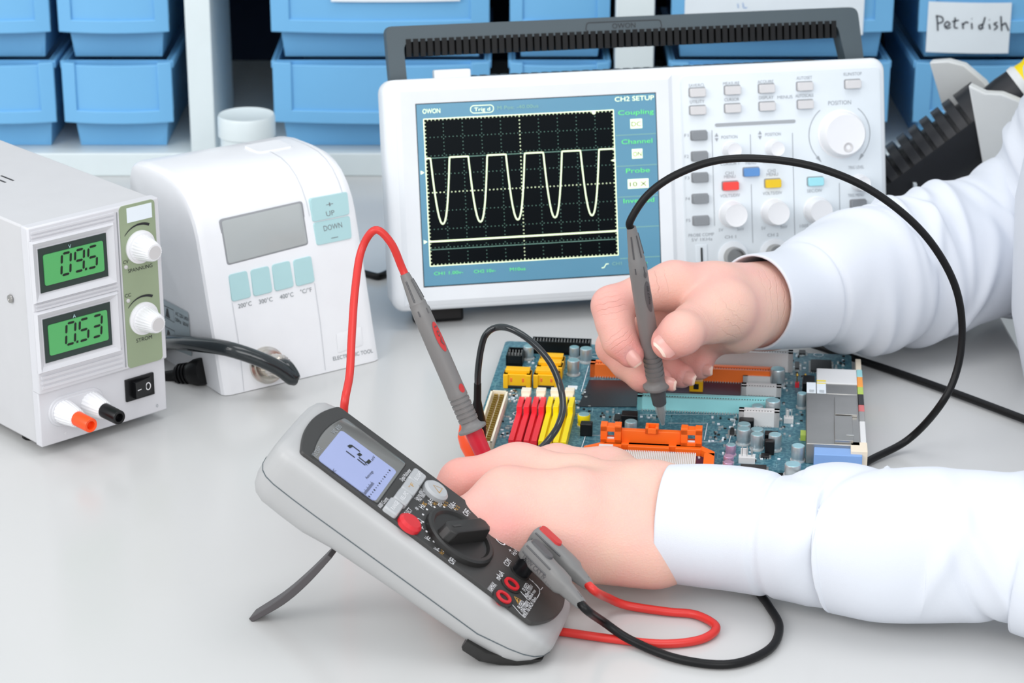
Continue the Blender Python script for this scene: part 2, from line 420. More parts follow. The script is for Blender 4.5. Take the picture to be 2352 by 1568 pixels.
pet = [[(2155, 72), (2154, 50), (2152, 36)], [(2152, 38), (2164, 40), (2166, 50), (2154, 56)], [(2173, 62), (2182, 56), (2176, 50), (2170, 58), (2175, 66), (2184, 62)], [(2194, 40), (2192, 62), (2200, 64)], [(2187, 50), (2202, 46)], [(2212, 66), (2210, 52)], [(2211, 57), (2218, 50), (2224, 52)],
       [(2231, 52), (2232, 66)], [(2231, 42), (2232, 43)], [(2262, 38), (2254, 64)], [(2258, 54), (2248, 58), (2250, 66), (2258, 62)], [(2271, 54), (2273, 66)], [(2271, 44), (2272, 45)], [(2290, 50), (2282, 54), (2290, 60), (2282, 68)], [(2298, 36), (2300, 70)], [(2300, 58), (2308, 52), (2312, 60), (2316, 70)]]
notes = {(2, 1): dict(box=(760, -60, 1056, 4)), (4, 1): dict(box=(1572, -60, 1990, 82), strokes=[[(1694, 8), (1696, 18)], [(1706, 6), (1708, 17), (1716, 17)]], ink='key_blue', w=.0005), (5, 1): dict(box=(2128, 6, 2324, 122), strokes=pet)}
for ci, (a, b, wh) in enumerate(cols):
    for ri in (0, 1):
        ex = ''
        if (ci, ri) == (5, 1): ex = ' with a handwritten paper label'
        elif (ci, ri) == (4, 1): ex = ' with a large white label'
        make_bin(a, b, ri, '%s row blue bin %s%s' % (rows[ri], wh, ex), notes.get((ci, ri)))

# ---------- jar
q = P(567, 372); q = np.array([PY(567, 300, 1.76)[0], 1.76, 0])
t = thing('plastic_jar', 'white plastic screw-lid jar in front of the shelf upright', 'jar', Fr(q, X, Y_, Z))
zt = PY(567, 262, 1.76)[2]; rr = 66 / pxm(PY(567, 262, 1.76))
MB().lathe([(0, rr * .9), (.002, rr * .93), (zt - .016, rr * .93), (zt - .012, rr * .85)], (0, 0, 0), Z, 'jar_white', 40).build('body', t)
MB().lathe([(zt - .0165, rr * .97), (zt - .016, rr), (zt - .002, rr), (zt, rr * .96), (zt - .0008, rr * .86), (zt - .001, 0)], (0, 0, 0), Z, 'jar_white', 48).build('lid', t)

# ================================================================== bench power supply
def psu():
    o = (-0.27283, 1.27921, 0.006); a = 0.74217; W, HT, D = 0.08778, 0.13397, 0.20
    fr = Fr(o, (math.cos(a), math.sin(a), 0), (-math.sin(a), math.cos(a), 0), Z)
    t = thing('bench_power_supply', 'grey bench power supply with two green displays reading 09.5 and 0.53', 'power supply', fr)
    at = lambda x, y, d=0.0: fr.at(x, y, 1, d)
    MB().box((0.0008, 0.004, 0), (W - 0.0008, D, HT - 0.0006), 'psu_case').build('case', t, bevel=0.0012)
    m = MB()
    for k in range(5):
        for r_ in range(2): m.box((.022 + k * .0055 - r_ * .0, .085 + r_ * .022, HT - .0008), (.0232 + k * .0055, .099 + r_ * .022, HT - .0004), 'print_black')
    m.build('vent_slots', t)
    lw = at(85, 905)[2]
    # lower front, upper moulded bezel
    MB().box((0, -.0004, 0), (W, .006, lw + .002), 'psu_front').build('lower_front', t, bevel=0.0008)
    MB().box((-.0004, -.0028, lw), (W + .0004, .005, HT), 'psu_front').build('front_bezel', t, bevel=0.001)
    F = -0.0028
    gx = at(268, 480, F)[0]
    g = MB()
    g.box((gx - .0006, F - .0003, lw + .002), (gx, F + .001, HT - .003), 'groove')
    # raised ribs
    def ribs(z0, n, st):
        for k in range(n): g.box((.0016, F - .0007, z0 + k * st), (gx - .0022, F + .0002, z0 + k * st + st * .55), 'psu_front')
    z1 = at(80, 905, F)[2]
    ribs(lw + .003, 5, .0031); ribs(HT - .0085, 3, .0023); zm = at(168, 690, F)[2]; ribs(zm - .003, 3, .0024)
    g.build('moulded_ribs', t)
    # displays
    for nm, fq, lq, segs, unit in (('volt', [(87, 573), (243, 533), (247, 637), (92, 670)], [(95, 584), (233, 549), (236, 634), (98, 650)], None, 'V'), ('amp', [(98, 735), (252, 691), (256, 787), (104, 838)], None, None, 'A')):
        L = [at(x, y, F) for x, y in fq]; x0 = (L[0][0] + L[3][0]) / 2; x1 = (L[1][0] + L[2][0]) / 2; z1 = (L[0][2] + L[1][2]) / 2; z0 = (L[2][2] + L[3][2]) / 2
        # picture-frame surround bevelling inwards
        fo = MB(); b = .0055
        outer = [(x0 - b, z0 - b), (x1 + b, z0 - b), (x1 + b, z1 + b), (x0 - b, z1 + b)]; inner = [(x0, z0), (x1, z0), (x1, z1), (x0, z1)]
        V = [(p[0], F - .0002, p[1]) for p in outer] + [(p[0], F - .0024, p[1]) for p in [(x0 - b + .0012, z0 - b + .0012), (x1 + b - .0012, z0 - b + .0012), (x1 + b - .0012, z1 + b - .0012), (x0 - b + .0012, z1 + b - .0012)]] + [(p[0], F + .0006, p[1]) for p in inner]
        fo.add(V, [(i, (i + 1) % 4, 4 + (i + 1) % 4, 4 + i) for i in range(4)] + [(4 + i, 4 + (i + 1) % 4, 8 + (i + 1) % 4, 8 + i) for i in range(4)], 'psu_front')
        dd = MB(); dd.box((x0, F - .0006, z0), (x1, F + .001, z1), 'lcd_frame')
        w_ = x1 - x0; h_ = z1 - z0
        dd.prism(rrect((x0 + x1) / 2 + w_ * .0, z0 + h_ * .50, w_ * .88, h_ * .70, .0012), 1, F - .0005, F - .0012, 'lcd_green')
        dd.text(unit, (x0 + w_ * .45, F - .0013, z1 - h_ * .13), .0022, X, Z, 'mint', center=True)
        S = {'0': 'abcdef', '9': 'abcdfg', '5': 'acdfg', '3': 'abcdg'}
        dg = '09.5' if unit == 'V' else '0.53'; ph = h_ * .48; pw = ph * .47; cx = x0 + w_ * .30; zc = z0 + h_ * .30; e = ph * .11; sl = .10
        def P2(x, z): return (x + (z - zc) * sl, F - .0014, z)
        for ch in dg:
            if ch == '.':
                X0 = cx - pw * .34; dd.add([P2(X0, zc - e * .4), P2(X0 + e, zc - e * .4), P2(X0 + e, zc + e * .6), P2(X0, zc + e * .6)], [(0, 1, 2, 3)], 'lcd_ink'); continue
            z_ = [zc, zc + ph / 2, zc + ph]; gp = e * .35
            hs = {'a': z_[2], 'g': z_[1], 'd': z_[0]}; vs = {'b': (cx + pw, 1), 'c': (cx + pw, 0), 'f': (cx, 1), 'e': (cx, 0)}
            for sg in S[ch]:
                if sg in hs:
                    z = hs[sg]; a_, b_ = cx + gp * 1.2, cx + pw - gp * 1.2
                    dd.add([P2(a_, z), P2(a_ + e / 2, z - e / 2), P2(b_ - e / 2, z - e / 2), P2(b_, z), P2(b_ - e / 2, z + e / 2), P2(a_ + e / 2, z + e / 2)], [tuple(range(6))], 'lcd_ink')
                else:
                    x, up = vs[sg]; a_, b_ = z_[up] + gp, z_[up + 1] - gp
                    dd.add([P2(x, a_), P2(x + e / 2, a_ + e / 2), P2(x + e / 2, b_ - e / 2), P2(x, b_), P2(x - e / 2, b_ - e / 2), P2(x - e / 2, a_ + e / 2)], [tuple(range(6))], 'lcd_ink')
            cx += pw * 1.5
        d_ = dd.build('display', t, label='green display reading 09.5' if unit == 'V' else 'green display reading 0.53')
        fo.build('display_surround', d_)
    # olive control panel
    a0 = at(272, 478, F); a1 = at(376, 822, F); zt = at(350, 457, F)[2]; zl = at(290, 848, F)[2]
    pnl = MB(); pnl.prism(rrect((gx + .0012 + W - .003) / 2, (zt + zl) / 2, W - .003 - gx - .0012, zt - zl, .0025), 1, F + .0005, F - .0004, 'olive_panel')
    s0 = at(291, 512, F); s1 = at(346, 463, F); pnl.box((s0[0], F - .0007, at(319, 505, F)[2]), (s1[0], F - .0002, at(319, 471, F)[2]), 'paper')
    G = F - .0006
    for tx, pa, pb, hpx in (('CV', (282, 606), (294, 604), 9), ('SPANNUNG', (293, 625), (349, 614), 9.5), ('CC', (286, 683), (300, 680), 9), ('STROM', (312, 786), (348, 777), 10)):
        A = at(pa[0], pa[1], F); B = at(pb[0], pb[1], F); pnl.text(tx, (A[0], G, (A[2] + B[2]) / 2), hpx / 4050, X, Z, 'print_black', width=B[0] - A[0])
    kn = []
    for (cx, cy) in ((321, 566), (329, 730)):
        c = at(cx, cy, F); rr = .0112
        pts = []; arc = [(c[0] + (rr + .002) * math.cos(a_), c[2] + (rr + .002) * math.sin(a_), .0003 + .0011 * i / 14) for i, a_ in enumerate(np.linspace(R(140), R(60), 15))]
        pnl.add([(x - math.cos(math.atan2(z - c[2], x - c[0])) * 0, G, z) for x, z, w in arc] + [(x + w * (x - c[0]) / rr, G, z + w * (z - c[2]) / rr) for x, z, w in arc], [(i, i + 1, 16 + i, 15 + i) for i in range(14)], 'print_black')
        kn.append(c)
    pnl.build('control_panel', t, label='olive green control panel')
    for x, y in ((288, 613), (293, 690)):
        c = at(x, y, F); MB().lathe([(0, .0013), (.0007, .0012), (.001, .0008)], (c[0], F - .0003, c[2]), -Y_, 'knob_cap', 16).build('indicator_light', t)
    for c in kn:
        k = MB(); k.lathe([(0, .0100), (.0010, .0100), (.0012, .0086), (.0024, .0086)], (c[0], F - .0004, c[2]), -Y_, 'knob_white', 48)
        k.lathe([(.002, .0078), (.006, .0074), (.0145, .0056), (.0152, .0050)], (c[0], F, c[2]), -Y_, 'knob_white', 96, 24, .05)
        kk = k.build('knob', t, label='white fluted knob'); MB().lathe([(.0150, .0042), (.0156, .0040)], (c[0], F, c[2]), -Y_, 'knob_cap', 32).build('knob_cap', kk)
    # rocker switch
    a0 = at(287, 922, 0); a1 = at(352, 905, 0); zt = at(286, 870, 0)[2]; x0, x1 = at(286, 895, 0)[0], at(351, 880, 0)[0]; z0 = at(319, 913, 0)[2]; z1 = at(319, 862, 0)[2]
    sw = MB().box((x0, -.0018, z0), (x1, .001, z1), 'black_plastic').build('power_switch', t, bevel=0.0004, label='black rocker switch')
    rk = MB(); xm = x0 + (x1 - x0) * .22; xe = x1 - (x1 - x0) * .12; za, zc = z0 + (z1 - z0) * .14, z1 - (z1 - z0) * .14
    rk.add([(xm, -.0055, za), (xe, -.002, za), (xe, -.0005, za), (xm, -.0005, za), (xm, -.0055, zc), (xe, -.002, zc), (xe, -.0005, zc), (xm, -.0005, zc)], [(0, 3, 2, 1), (4, 5, 6, 7), (0, 1, 5, 4), (1, 2, 6, 5), (2, 3, 7, 6), (3, 0, 4, 7)], 'black_plastic')
    zc_ = (z0 + z1) / 2
    rk.ribbon([(xm + .0015, -.0052, zc_), (xm + .0045, -.0045, zc_)], .0006, -Y_, 'print_white')
    rk.ribbon([(xe - .003 + .0016 * math.cos(a_), -.0030 - .0002, zc_ + .0022 * math.sin(a_)) for a_ in np.linspace(0, 2 * math.pi, 20)], .0006, -Y_, 'print_white')
    rk.build('rocker', sw)
    # binding posts
    c1 = at(143, 945, 0); c2 = at(205, 925, 0)
    pl = MB(); ctr = ((c1[0] + c2[0]) / 2, (c1[2] + c2[2]) / 2 + .0004); pl.prism(rrect(ctr[0], ctr[1], c2[0] - c1[0] + .0195, .0185, .0092, 8), 1, .001, -.0014, 'psu_front', .0005); pl.prism(rrect(ctr[0], ctr[1], c2[0] - c1[0] + .0165, .0155, .0077, 8), 1, .001, -.0022, 'psu_front', .0005)
    pl.text('+', (at(146, 1000, 0)[0], -.0006, at(146, 1000, 0)[2]), .003, X, Z, 'print_white')
    pl.build('terminal_plate', t)
    dv = nrm((0.02, -1, -.02))
    for c, tip, L in ((c1, 'orange_plastic', .0275), (c2, 'black_plastic', .0285)):
        oo = np.array((c[0], -.002, ctr[1])); p = MB().lathe([(0, .0072), (.004, .0070), (.0135, .0054), (.014, .0048)], oo, dv, 'knob_white', 80, 20, .05).build('binding_post', t, label='white fluted binding post')
        MB().lathe([(.0125, .0044), (L - .0005, .0043), (L, .0040), (L - .0002, .0026), (L - .004, .0024), (L - .004, 0)], oo, dv, tip, 32).build('post_cap', p, label='orange red socket cap' if tip == 'orange_plastic' else 'black socket cap')
    s = at(24, 686, 0)
    sc = fr.at(24, 686, 0, 0); MB().lathe([(0, .0026), (.0008, .0024), (.0012, .001), (.0004, 0)], (-0.0, sc[1], sc[2]), -X, 'steel', 20).build('case_screw', t)
    MB().text('0', (at(358, 935, 0)[0], -.0006, at(358, 935, 0)[2]), .0022, X, Z, 'print_light_grey').build('lettering', t)
    for fx, fy in ((.012, .03), (W - .014, .03), (.012, D - .03), (W - .014, D - .03)):
        MB().lathe([(-.006, .0055), (-.0055, .006), (0.0005, .006)], (fx, fy, 0), Z, 'black_rubber', 20).build('rubber_foot', t)
psu()

# ================================================================== soldering station
def station():
    a = 0.59929; W = 0.11325; o = (-0.17768516, 1.37279141, 0.0)
    fr = Fr(o, (math.cos(a), math.sin(a), 0), (-math.sin(a), math.cos(a), 0), Z)
    t = thing('soldering_station', 'white soldering station with blank grey display and mint green buttons', 'soldering station', fr)
    prof = [(0.0, 0.0), (.0045, .0005), (.0095, .0345), (.0188, .0700), (.0258, .0960), (.0292, .1045), (.0345, .1125), (.0415, .1190), (.050, .1235), (.060, .1262), (.075, .1270), (.0975, .1262), (.112, .1240), (.118, .121), (.122, .113), (.124, .0)]
    prof = [(0, .0004)] + prof[2:]
    n = len(prof); m = MB()
    def ringat(x, s):      # rounded ends: shrink profile towards its middle
        cy, cz = .062, .058; return [(x, cy + (y - cy) * (1 - s / .062), (z if z < .001 else cz + (z - cz) * (1 - s / .062))) for y, z in prof]
    xs = [(0, .004), (.0012, .0018), (.004, .0003), (.0065, 0), (W - .0065, 0), (W - .004, .0003), (W - .0012, .0018), (W, .004)]
    m.loft([ringat(x, s) for x, s in xs], 'station_white'); m.build('housing', t, angle=30)
    s0 = np.array([0, 0, 0.]); sdir = nrm((0, .0258, .096)); nn = nrm(np.cross(X, sdir)); nn = nn if nn[1] < 0 else -nn   # outward normal of sloped face
    FF = Fr(fr.wor((0, 0.0001, 0)), fr.A[0], nrm(-nn @ fr.A), nrm(sdir @ fr.A))
    def fl(x, y, d=0.0): return FF.at(x, y, 1, -d)     # coordinates (x, depth, along slope)
    def L(p): return fr.loc(FF.wor(p))                 # to thing coordinates
    def plate(mb, quad, th, base, mt, r=.0015):
        q = [fl(*p) for p in quad]; out = roundpoly([(p[0], p[2]) for p in q], r, 4); n_ = len(out)
        V = [L((x, -base, z)) for x, z in out] + [L((x, -(base + th * .7), z)) for x, z in out]
        cx = sum(x for x, z in out) / n_; cz = sum(z for x, z in out) / n_
        V += [L((x + (cx - x) * .03, -(base + th), z + (cz - z) * .03)) for x, z in out]
        mb.add(V, [(j * n_ + i, j * n_ + (i + 1) % n_, (j + 1) * n_ + (i + 1) % n_, (j + 1) * n_ + i) for j in (0, 1) for i in range(n_)] + [tuple(range(2 * n_, 3 * n_))], mt)
    d = MB(); plate(d, [(503, 504), (694, 461), (710, 562), (520, 611)], .0006, -.0004, 'groove', .0022); plate(d, [(508, 508), (690, 466), (705, 559), (524, 606)], .0005, .0002, 'station_lcd', .0018)
    d.build('display', t, label='blank grey display window')
    b4 = [[(524, 631), (566, 621), (576, 682), (532, 693)], [(574, 620), (616, 610), (625, 670), (582, 681)], [(623, 608), (664, 598), (674, 658), (631, 669)], [(672, 597), (713, 587), (722, 647), (680, 658)]]
    for q in b4:
        e = MB(); c = np.mean(q, axis=0); plate(e, [tuple(c + (np.array(p) - c) * 1.05) for p in q], .0002, -.0002, 'mint_edge', .0022); plate(e, q, .0009, .0001, 'mint', .002)
        e.build('button', t, label='plain mint green key')
    for q, tx in (([(710, 456), (797, 440), (802, 492), (717, 510)], 'UP'), ([(718, 512), (803, 495), (808, 547), (727, 564)], 'DOWN')):
        e = MB(); off = .0008 if tx == 'DOWN' else .0012; plate(e, q, .0015 + off, -.0015, 'mint', .0018)
        for s_, x0, y0, x1, hp in ((('+', 748, 477, 764, 14), ('UP', 748, 497, 767, 13)) if tx == 'UP' else (('DOWN', 743, 531, 785, 14), ('-', 760, 551, 776, 14))):
            A = fl(x0, y0); B = fl(x1, y0 - (x1 - x0) * .22); p = L((A[0], -(off + .0001), A[2])); pb = L((B[0], -(off + .0001), B[2])); e.text(s_, p, hp / 3950, pb - p, fr.A @ FF.A[2], 'print_grey', width=np.linalg.norm(pb - p))
        e.build('button', t, label='mint green %s key' % tx)
    g = MB()
    for s_, pa, pb, hp, mt in (('200°C', (547, 708), (578, 701), 11, 'print_grey'), ('300°C', (595, 698), (626, 691), 11, 'print_grey'), ('400°C', (643, 687), (674, 680), 11, 'print_grey'), ('°C/°F', (690, 675), (716, 669), 11, 'print_grey'), ('ELECTRONIC TOOL', (765, 828), (856, 809), 10, 'print_grey')):
        A = fl(*pa); B = fl(*pb); p = L((A[0], -.0004, A[2])); pb_ = L((B[0], -.0004, B[2])); g.text(s_, p, hp / 3950, pb_ - p, fr.A @ FF.A[2], mt, width=np.linalg.norm(pb_ - p))
    g.build('lettering', t)
    g = MB()
    for pts in ([(533, 695), (550, 800), (560, 898)], [(722, 650), (735, 740), (747, 850)]):
        g.ribbon([L((fl(*p)[0], -.00035, fl(*p)[2])) for p in pts], .0005, fr.A @ (nn @ np.eye(3)) if False else nn, 'seam_white')
    for px_ in (703, 790):    # moulded seams running up over the rounded top
        x_ = fl(px_, 450)[0]; g.ribbon([(x_, y - .0003 if z < .11 else y, z + .0003) for y, z in prof[3:13]], .0006, X * 0 + np.array((0, -.6, .8)), 'seam_white')
    g.build('moulding_seam', t)
    st = MB(); plate(st, [(772, 766), (829, 750), (833, 792), (776, 810)], .0002, .0002, 'station_white', .0006); st.build('blank_sticker', t, label='blank white square sticker')
    # rating label on left side
    lb = MB(); at = lambda x, y: fr.at(x, y, 0, -.0003)
    q = [at(362, 680), at(432, 717), at(441, 818), at(372, 790)]; lb.add([(-.0004, p[1], p[2]) for p in q], [(0, 1, 2, 3)], 'sticker_blue')
    for bx in ([(370, 698), (400, 712), (401, 740), (371, 722)], [(372, 745), (402, 760), (404, 790), (374, 776)]):
        bb = [at(*p) for p in bx]; lb.ribbon([(-.0006, p[1], p[2]) for p in bb + bb[:1]], .0004, -X, 'print_black')
        c = np.mean(bb, axis=0); lb.add([(-.0006, c[1] + .003 * s, c[2] + .003 * u) for s, u in ((-1, -1), (1, -1), (.3, 1), (-.3, 1))], [(0, 1, 2, 3)], 'print_black')
    for tx, y0 in (('AC 220-240V', 728), ('50Hz  60W', 742)):
        A = at(404, y0 - 5); B = at(434, y0 + 10); e = np.array((-.0006, B[1], B[2])) - np.array((-.0006, A[1], A[2])); lb.text(tx, (-.0006, A[1], A[2]), .0026, e, Z, 'print_black', width=np.linalg.norm(e))
    lb.build('rating_label', t, label='pale blue rating label')
    # metal connector
    c = fl(612, 838); dn = nn
    cc = L((c[0], 0, c[2]))
    k = MB(); k.lathe([(-.001, .0118), (.0022, .0116), (.0026, .0098), (.005, .0098), (.0052, .0086)], cc, dn, 'chrome', 40)
    k.lathe([(.004, .0072), (.012, .0072), (.0122, .0064), (.013, .0064)], cc, dn, 'chrome', 60, 20, .06); k.lathe([(.012, .0078), (.019, .0074), (.0195, .006), (.024, .0058)], cc, dn, 'chrome', 60, 20, .05)
    k.build('socket', t, label='round chrome socket')
    MB().prism([(0, 0)] and [(p[0], p[1]) for p in rrect(.083, .085, .026, .020, .003)], 2, .1262, .1276, 'station_white', .0004).build('top_plate', t)
    return fr, fr.wor(cc + dn * .02), nrm(dn @ fr.A)
SF, con_end, con_dir = station()
c = con_end
pts = [c + con_dir * -.004, c + con_dir * .006, PY(672, 868, c[1] - .008), PY(640, 845, c[1] - .010), PY(590, 822, c[1] - .012), PY(520, 800, c[1] - .010), PY(450, 790, c[1] + .01), PY(390, 786, c[1] + .04), PY(350, 792, c[1] + .08), P(330, 800, .004) + np.array([0, .1, 0])]
MB()
tag(MB().tube(spline(pts, 8), [.0048] * (8 * (len(pts) - 1) + 1), 'cable_teal_black', 16).build('handpiece_cable'), 'thick glossy black cable curving from chrome socket of the white station', 'cable')
# mains plug entering station's side
e = SF.at(470, 852, 0, 0); base = SF.wor((0, e[1], e[2])); dv = nrm(np.array(PY(385, 864, base[1] + .012)) - base)
t = thing('mains_cord', 'black mains cord with ribbed plug in the left side of the white station', 'power cord', Fr(base, (1, 0, 0), (0, 1, 0), Z))
lb = lambda h, r: (h, r)
MB().lathe([(0, .0084), (.002, .0088), (.006, .0086), (.010, .0072)] + [x for k in range(4) for x in ((.010 + k * .0025, .0070), (.0112 + k * .0025, .0070), (.0113 + k * .0025, .0056), (.0124 + k * .0025, .0056))] + [(.0205, .006), (.021, .004)], (0, 0, 0), dv, 'black_rubber', 28).build('plug', t)
MB().tube(spline([dv * .019, dv * .035, dv * .06 + np.array((0, .03, -.008)), dv * .08 + np.array((-.01, .08, -base[2] + .0035))], 6), .0038, 'black_rubber', 12).build('cord', t)

# black cord on the desk between station and oscilloscope
pts = [P(800, 632, .0025) + np.array([-.04, .05, 0]), P(840, 628, .0025), P(880, 631, .0025), P(930, 628, .0025) + np.array([0, .03, 0]), P(980, 600, .0025) + np.array([0.02, .05, 0])]
tag(MB().tube(spline(pts, 6), .0024, 'black_rubber', 10).build('power_cord'), 'short black cord lying on desk between station and oscilloscope', 'power cord')

# ================================================================== oscilloscope
OSC = (-0.07870, 1.48580, 0.18581, 0.22007, 0.34300, 0.15240)
def osc():
    ox, oy, a, tl, W, HT = OSC
    z0 = .0145
    u = np.array([math.cos(a), math.sin(a), 0]); bk = np.array([-u[1], u[0], 0]); w = math.cos(tl) * Z + math.sin(tl) * bk; v = np.cross(w, u)
    fr = Fr((ox, oy, z0), u, v, w)
    t = thing('oscilloscope', 'white digital oscilloscope with dark grey carrying handle showing a pulsed waveform', 'oscilloscope', fr)
    at = lambda x, y, d=0.0: fr.at(x, y, 1, d)
    # front housing: rounded rectangle, with bezel relief
    m = MB(); out = rrect(W / 2, HT / 2, W, HT, .009, 6)
    def sc(k): return [(W / 2 + (x - W / 2) * (1 - 2 * k / W), HT / 2 + (z - HT / 2) * (1 - 2 * k / HT)) for x, z in out]
    rings = []
    for y, k in ((.030, .001), (.004, 0), (.0016, .0012), (.0004, .003), (0, .0055)): rings.append([(x, y, z) for x, z in sc(k)])
    m.loft(rings, 'osc_white'); m.build('front_housing', t, angle=50)
    MB().prism(rrect(W / 2 + .008, HT / 2 + .0055, W - .024, HT - .017, .01), 1, .029, .078, 'osc_grey', .004).build('rear_housing', t)
    # ribbed top strip
    m = MB()
    for k in range(34): m.box((.07 + k * .0072, .036, HT - .0035), (.0735 + k * .0072, .074, HT - .0012), 'osc_grey')
    m.build('top_vents', t)
    q = at(1037, 170, .03); MB().box((q[0] - .012, .026, HT - .003), (q[0] + .0125, .036, HT + .0045), 'osc_white').build('power_button', t, bevel=.001, label='white power button on top')
    for fx in (.016, W - .05): MB().box((fx, .016, -.0100), (fx + .034, .026, .002), 'black_rubber').build('front_foot', t, bevel=.002)
    for fx in (.03, W - .04): MB().box((fx, .066, .0035), (fx + .014, .075, .016), 'black_rubber').build('rear_foot', t, bevel=.001)
    # handle
    yh = .040; hp = lambda x, y: at(x, y, yh)
    xl0, xl1 = hp(886, 130)[0], hp(925, 130)[0]; xr1 = hp(1974, 90)[0]; xr0 = hp(1930, 90)[0]; zt = (hp(900, 66)[2] + hp(1940, 12)[2]) / 2 ; zi = zt - .0105
    h = MB(); out = roundpoly([(xl0 + .002, HT - .012), (xl0, zt), (xr1 - .003, zt), (xr1 + .002, HT - .012), (xr0 + .004, HT - .012), (xr0 - .004, zi), (xl1, zi), (xl1 + .002, HT - .012)], .006, 5)
    h.prism(out, 1, yh - .006, yh + .009, 'osc_grey', .0005)
    hd = h.build('carrying_handle', t, angle=50)
    m = MB(); n = 62; x0, x1 = xl1 + .001, xr0 - .004
    m.prism([(x0, zi + .0005), (x1, zi + .0005), (x1, zi - .0075), (x0 + .003, zi - .0075)], 1, yh - .001, yh + .008, 'rib_black')
    for k in range(n):
        x = x0 + (x1 - x0) * (k + .5) / n; m.box((x - .0017, yh - .0064, zi - .010), (x + .0017, yh + .009, zi + .0018), 'rib_black')
    m.build('grip_ribs', hd, bevel=0.0, label='black ribbed rubber grip')
    m = MB(); A = hp(1340, 55); B = hp(1515, 45); m.ribbon([(x, yh - .0063, z) for x, z in roundpoly([(A[0], zi + .002), (A[0] + .001, zt - .003), (B[0] - .001, zt - .003), (B[0], zi + .002)], .002)], .0005, -Y_, 'print_black')
    m.text('OWON', ((A[0] + B[0]) / 2, yh - .0063, zi + .003), .0035, X, Z, 'print_black', width=.016, center=True); m.build('embossed_mark', hd)
    # screen: recess frame + screen
    S = [at(958, 240), at(1505, 210), at(1521, 636), at(968, 651)]
    x0 = (S[0][0] + S[3][0]) / 2; x1 = (S[1][0] + S[2][0]) / 2; z1 = (S[0][2] + S[1][2]) / 2; z0_ = (S[2][2] + S[3][2]) / 2
    b = MB(); O = [(x0 - .013, z0_ - .012), (x1 + .011, z0_ - .012), (x1 + .011, z1 + .011), (x0 - .013, z1 + .011)]; I = [(x0, z0_), (x1, z0_), (x1, z1), (x0, z1)]
    k1 = [(O[i][0] * .75 + I[i][0] * .25, O[i][1] * .75 + I[i][1] * .25) for i in range(4)]
    V = [(p[0], -.0001, p[1]) for p in O] + [(p[0], -.0016, p[1]) for p in k1] + [(p[0], -.0004, p[1]) for p in I] + [(p[0], .001, p[1]) for p in I]
    b.add(V, [(j * 4 + i, j * 4 + (i + 1) % 4, (j + 1) * 4 + (i + 1) % 4, (j + 1) * 4 + i) for j in range(3) for i in range(4)], 'osc_white')
    b.build('screen_bezel', t, angle=20)
    s = MB(); y = -.0003; sw, sh = x1 - x0, z1 - z0_
    def q4(a_, b_, c_, d_, yy, mt): s.add([(a_, yy, b_), (c_, yy, b_), (c_, yy, d_), (a_, yy, d_)], [(0, 1, 2, 3)], mt)
    q4(x0, z0_, x1, z1, y, 'black_plastic'); q4(x0 + .0006, z0_ + .0008, x1 - .0006, z1 - .0006, y - .0001, 'scr_blue')
    sx = lambda px, py: (at(px, py)[0], at(px, py)[2])
    # graticule in fractions from the photo
    gx0 = x0 + sw * .031; gx1 = x0 + sw * .818; gz1 = z1 - sh * .085; gz0 = z0_ + sh * .115
    q4(gx0, gz0, gx1, gz1, y - .0002, 'scr_black'); gw, gh = gx1 - gx0, gz1 - gz0
    yy = y - .0003; lw = .0005
    for zz in (gz0, gz1): q4(gx0, zz - lw * .6, gx1, zz + lw * .6, yy, 'scr_trace')
    for xx in (gx0, gx1): q4(xx - lw * .6, gz0, xx + lw * .6, gz1, yy, 'scr_trace')
    nt_ = 50
    for k in range(nt_ + 1):
        xx = gx0 + gw * k / nt_
        for zz, sg in ((gz0, 1), (gz1, -1)): q4(xx - .0002, zz, xx + .0002, zz + sg * .0012, yy, 'scr_trace')
    for k in range(41):
        zz = gz0 + gh * k / 40
        for xx, sg in ((gx0, 1), (gx1, -1)): q4(xx, zz - .0002, xx + sg * .0012, zz + .0002, yy, 'scr_trace')
    for k in range(1, 10):
        for j in range(40): zz = gz0 + gh * (j + .5) / 40; xx = gx0 + gw * k / 10; e = .00032 if k == 5 else .0002; q4(xx - e, zz - e, xx + e, zz + e, yy, 'scr_trace' if k == 5 else 'scr_dot')
    for k in range(1, 8):
        for j in range(50): xx = gx0 + gw * (j + .5) / 50; zz = gz0 + gh * k / 8; e = .00032 if k == 4 else .0002; q4(xx - e, zz - e, xx + e, zz + e, yy, 'scr_trace' if k == 4 else 'scr_dot')
    # waveform: flat top with U shaped dips
    pts = []; per = .1975; top = .735; bot = .285
    for i in range(0, 501):
        f = i / 500; ph = ((f - .076) / per + .5) % 1.0; dd = abs(ph - .5) * 2   # 0 at dip centre
        ed = .50
        val = top if dd > ed else bot + (top - bot) * (dd / ed) ** 1.75 if dd > 0 else bot
        if dd <= ed: val = top - (top - bot) * (1 - (dd / ed) ** 2.2)
        pts.append((gx0 + gw * f, yy - .0002, gz0 + gh * (val + .006 * math.sin(i * 2.1) * .3)))
    s.ribbon(pts, .0009, -Y_, 'scr_trace')
    s.ribbon([(gx0, yy - .0002, gz0 + gh * .168), (gx1, yy - .0002, gz0 + gh * .168)], .0011, -Y_, 'scr_trace')
    s.ribbon([(gx0, yy - .0001, gz0 + gh * .735), (gx1, yy - .0001, gz0 + gh * .735)], .0003, -Y_, 'scr_dot'); s.ribbon([(gx0, yy - .0001, gz0 + gh * .112), (gx1, yy - .0001, gz0 + gh * .112)], .0003, -Y_, 'scr_dot')
    for fz in (.168, .64): s.add([(gx0 - .0035, yy, gz0 + gh * fz - .0013), (gx0 - .001, yy, gz0 + gh * fz), (gx0 - .0035, yy, gz0 + gh * fz + .0013)], [(0, 1, 2)], 'scr_trace')
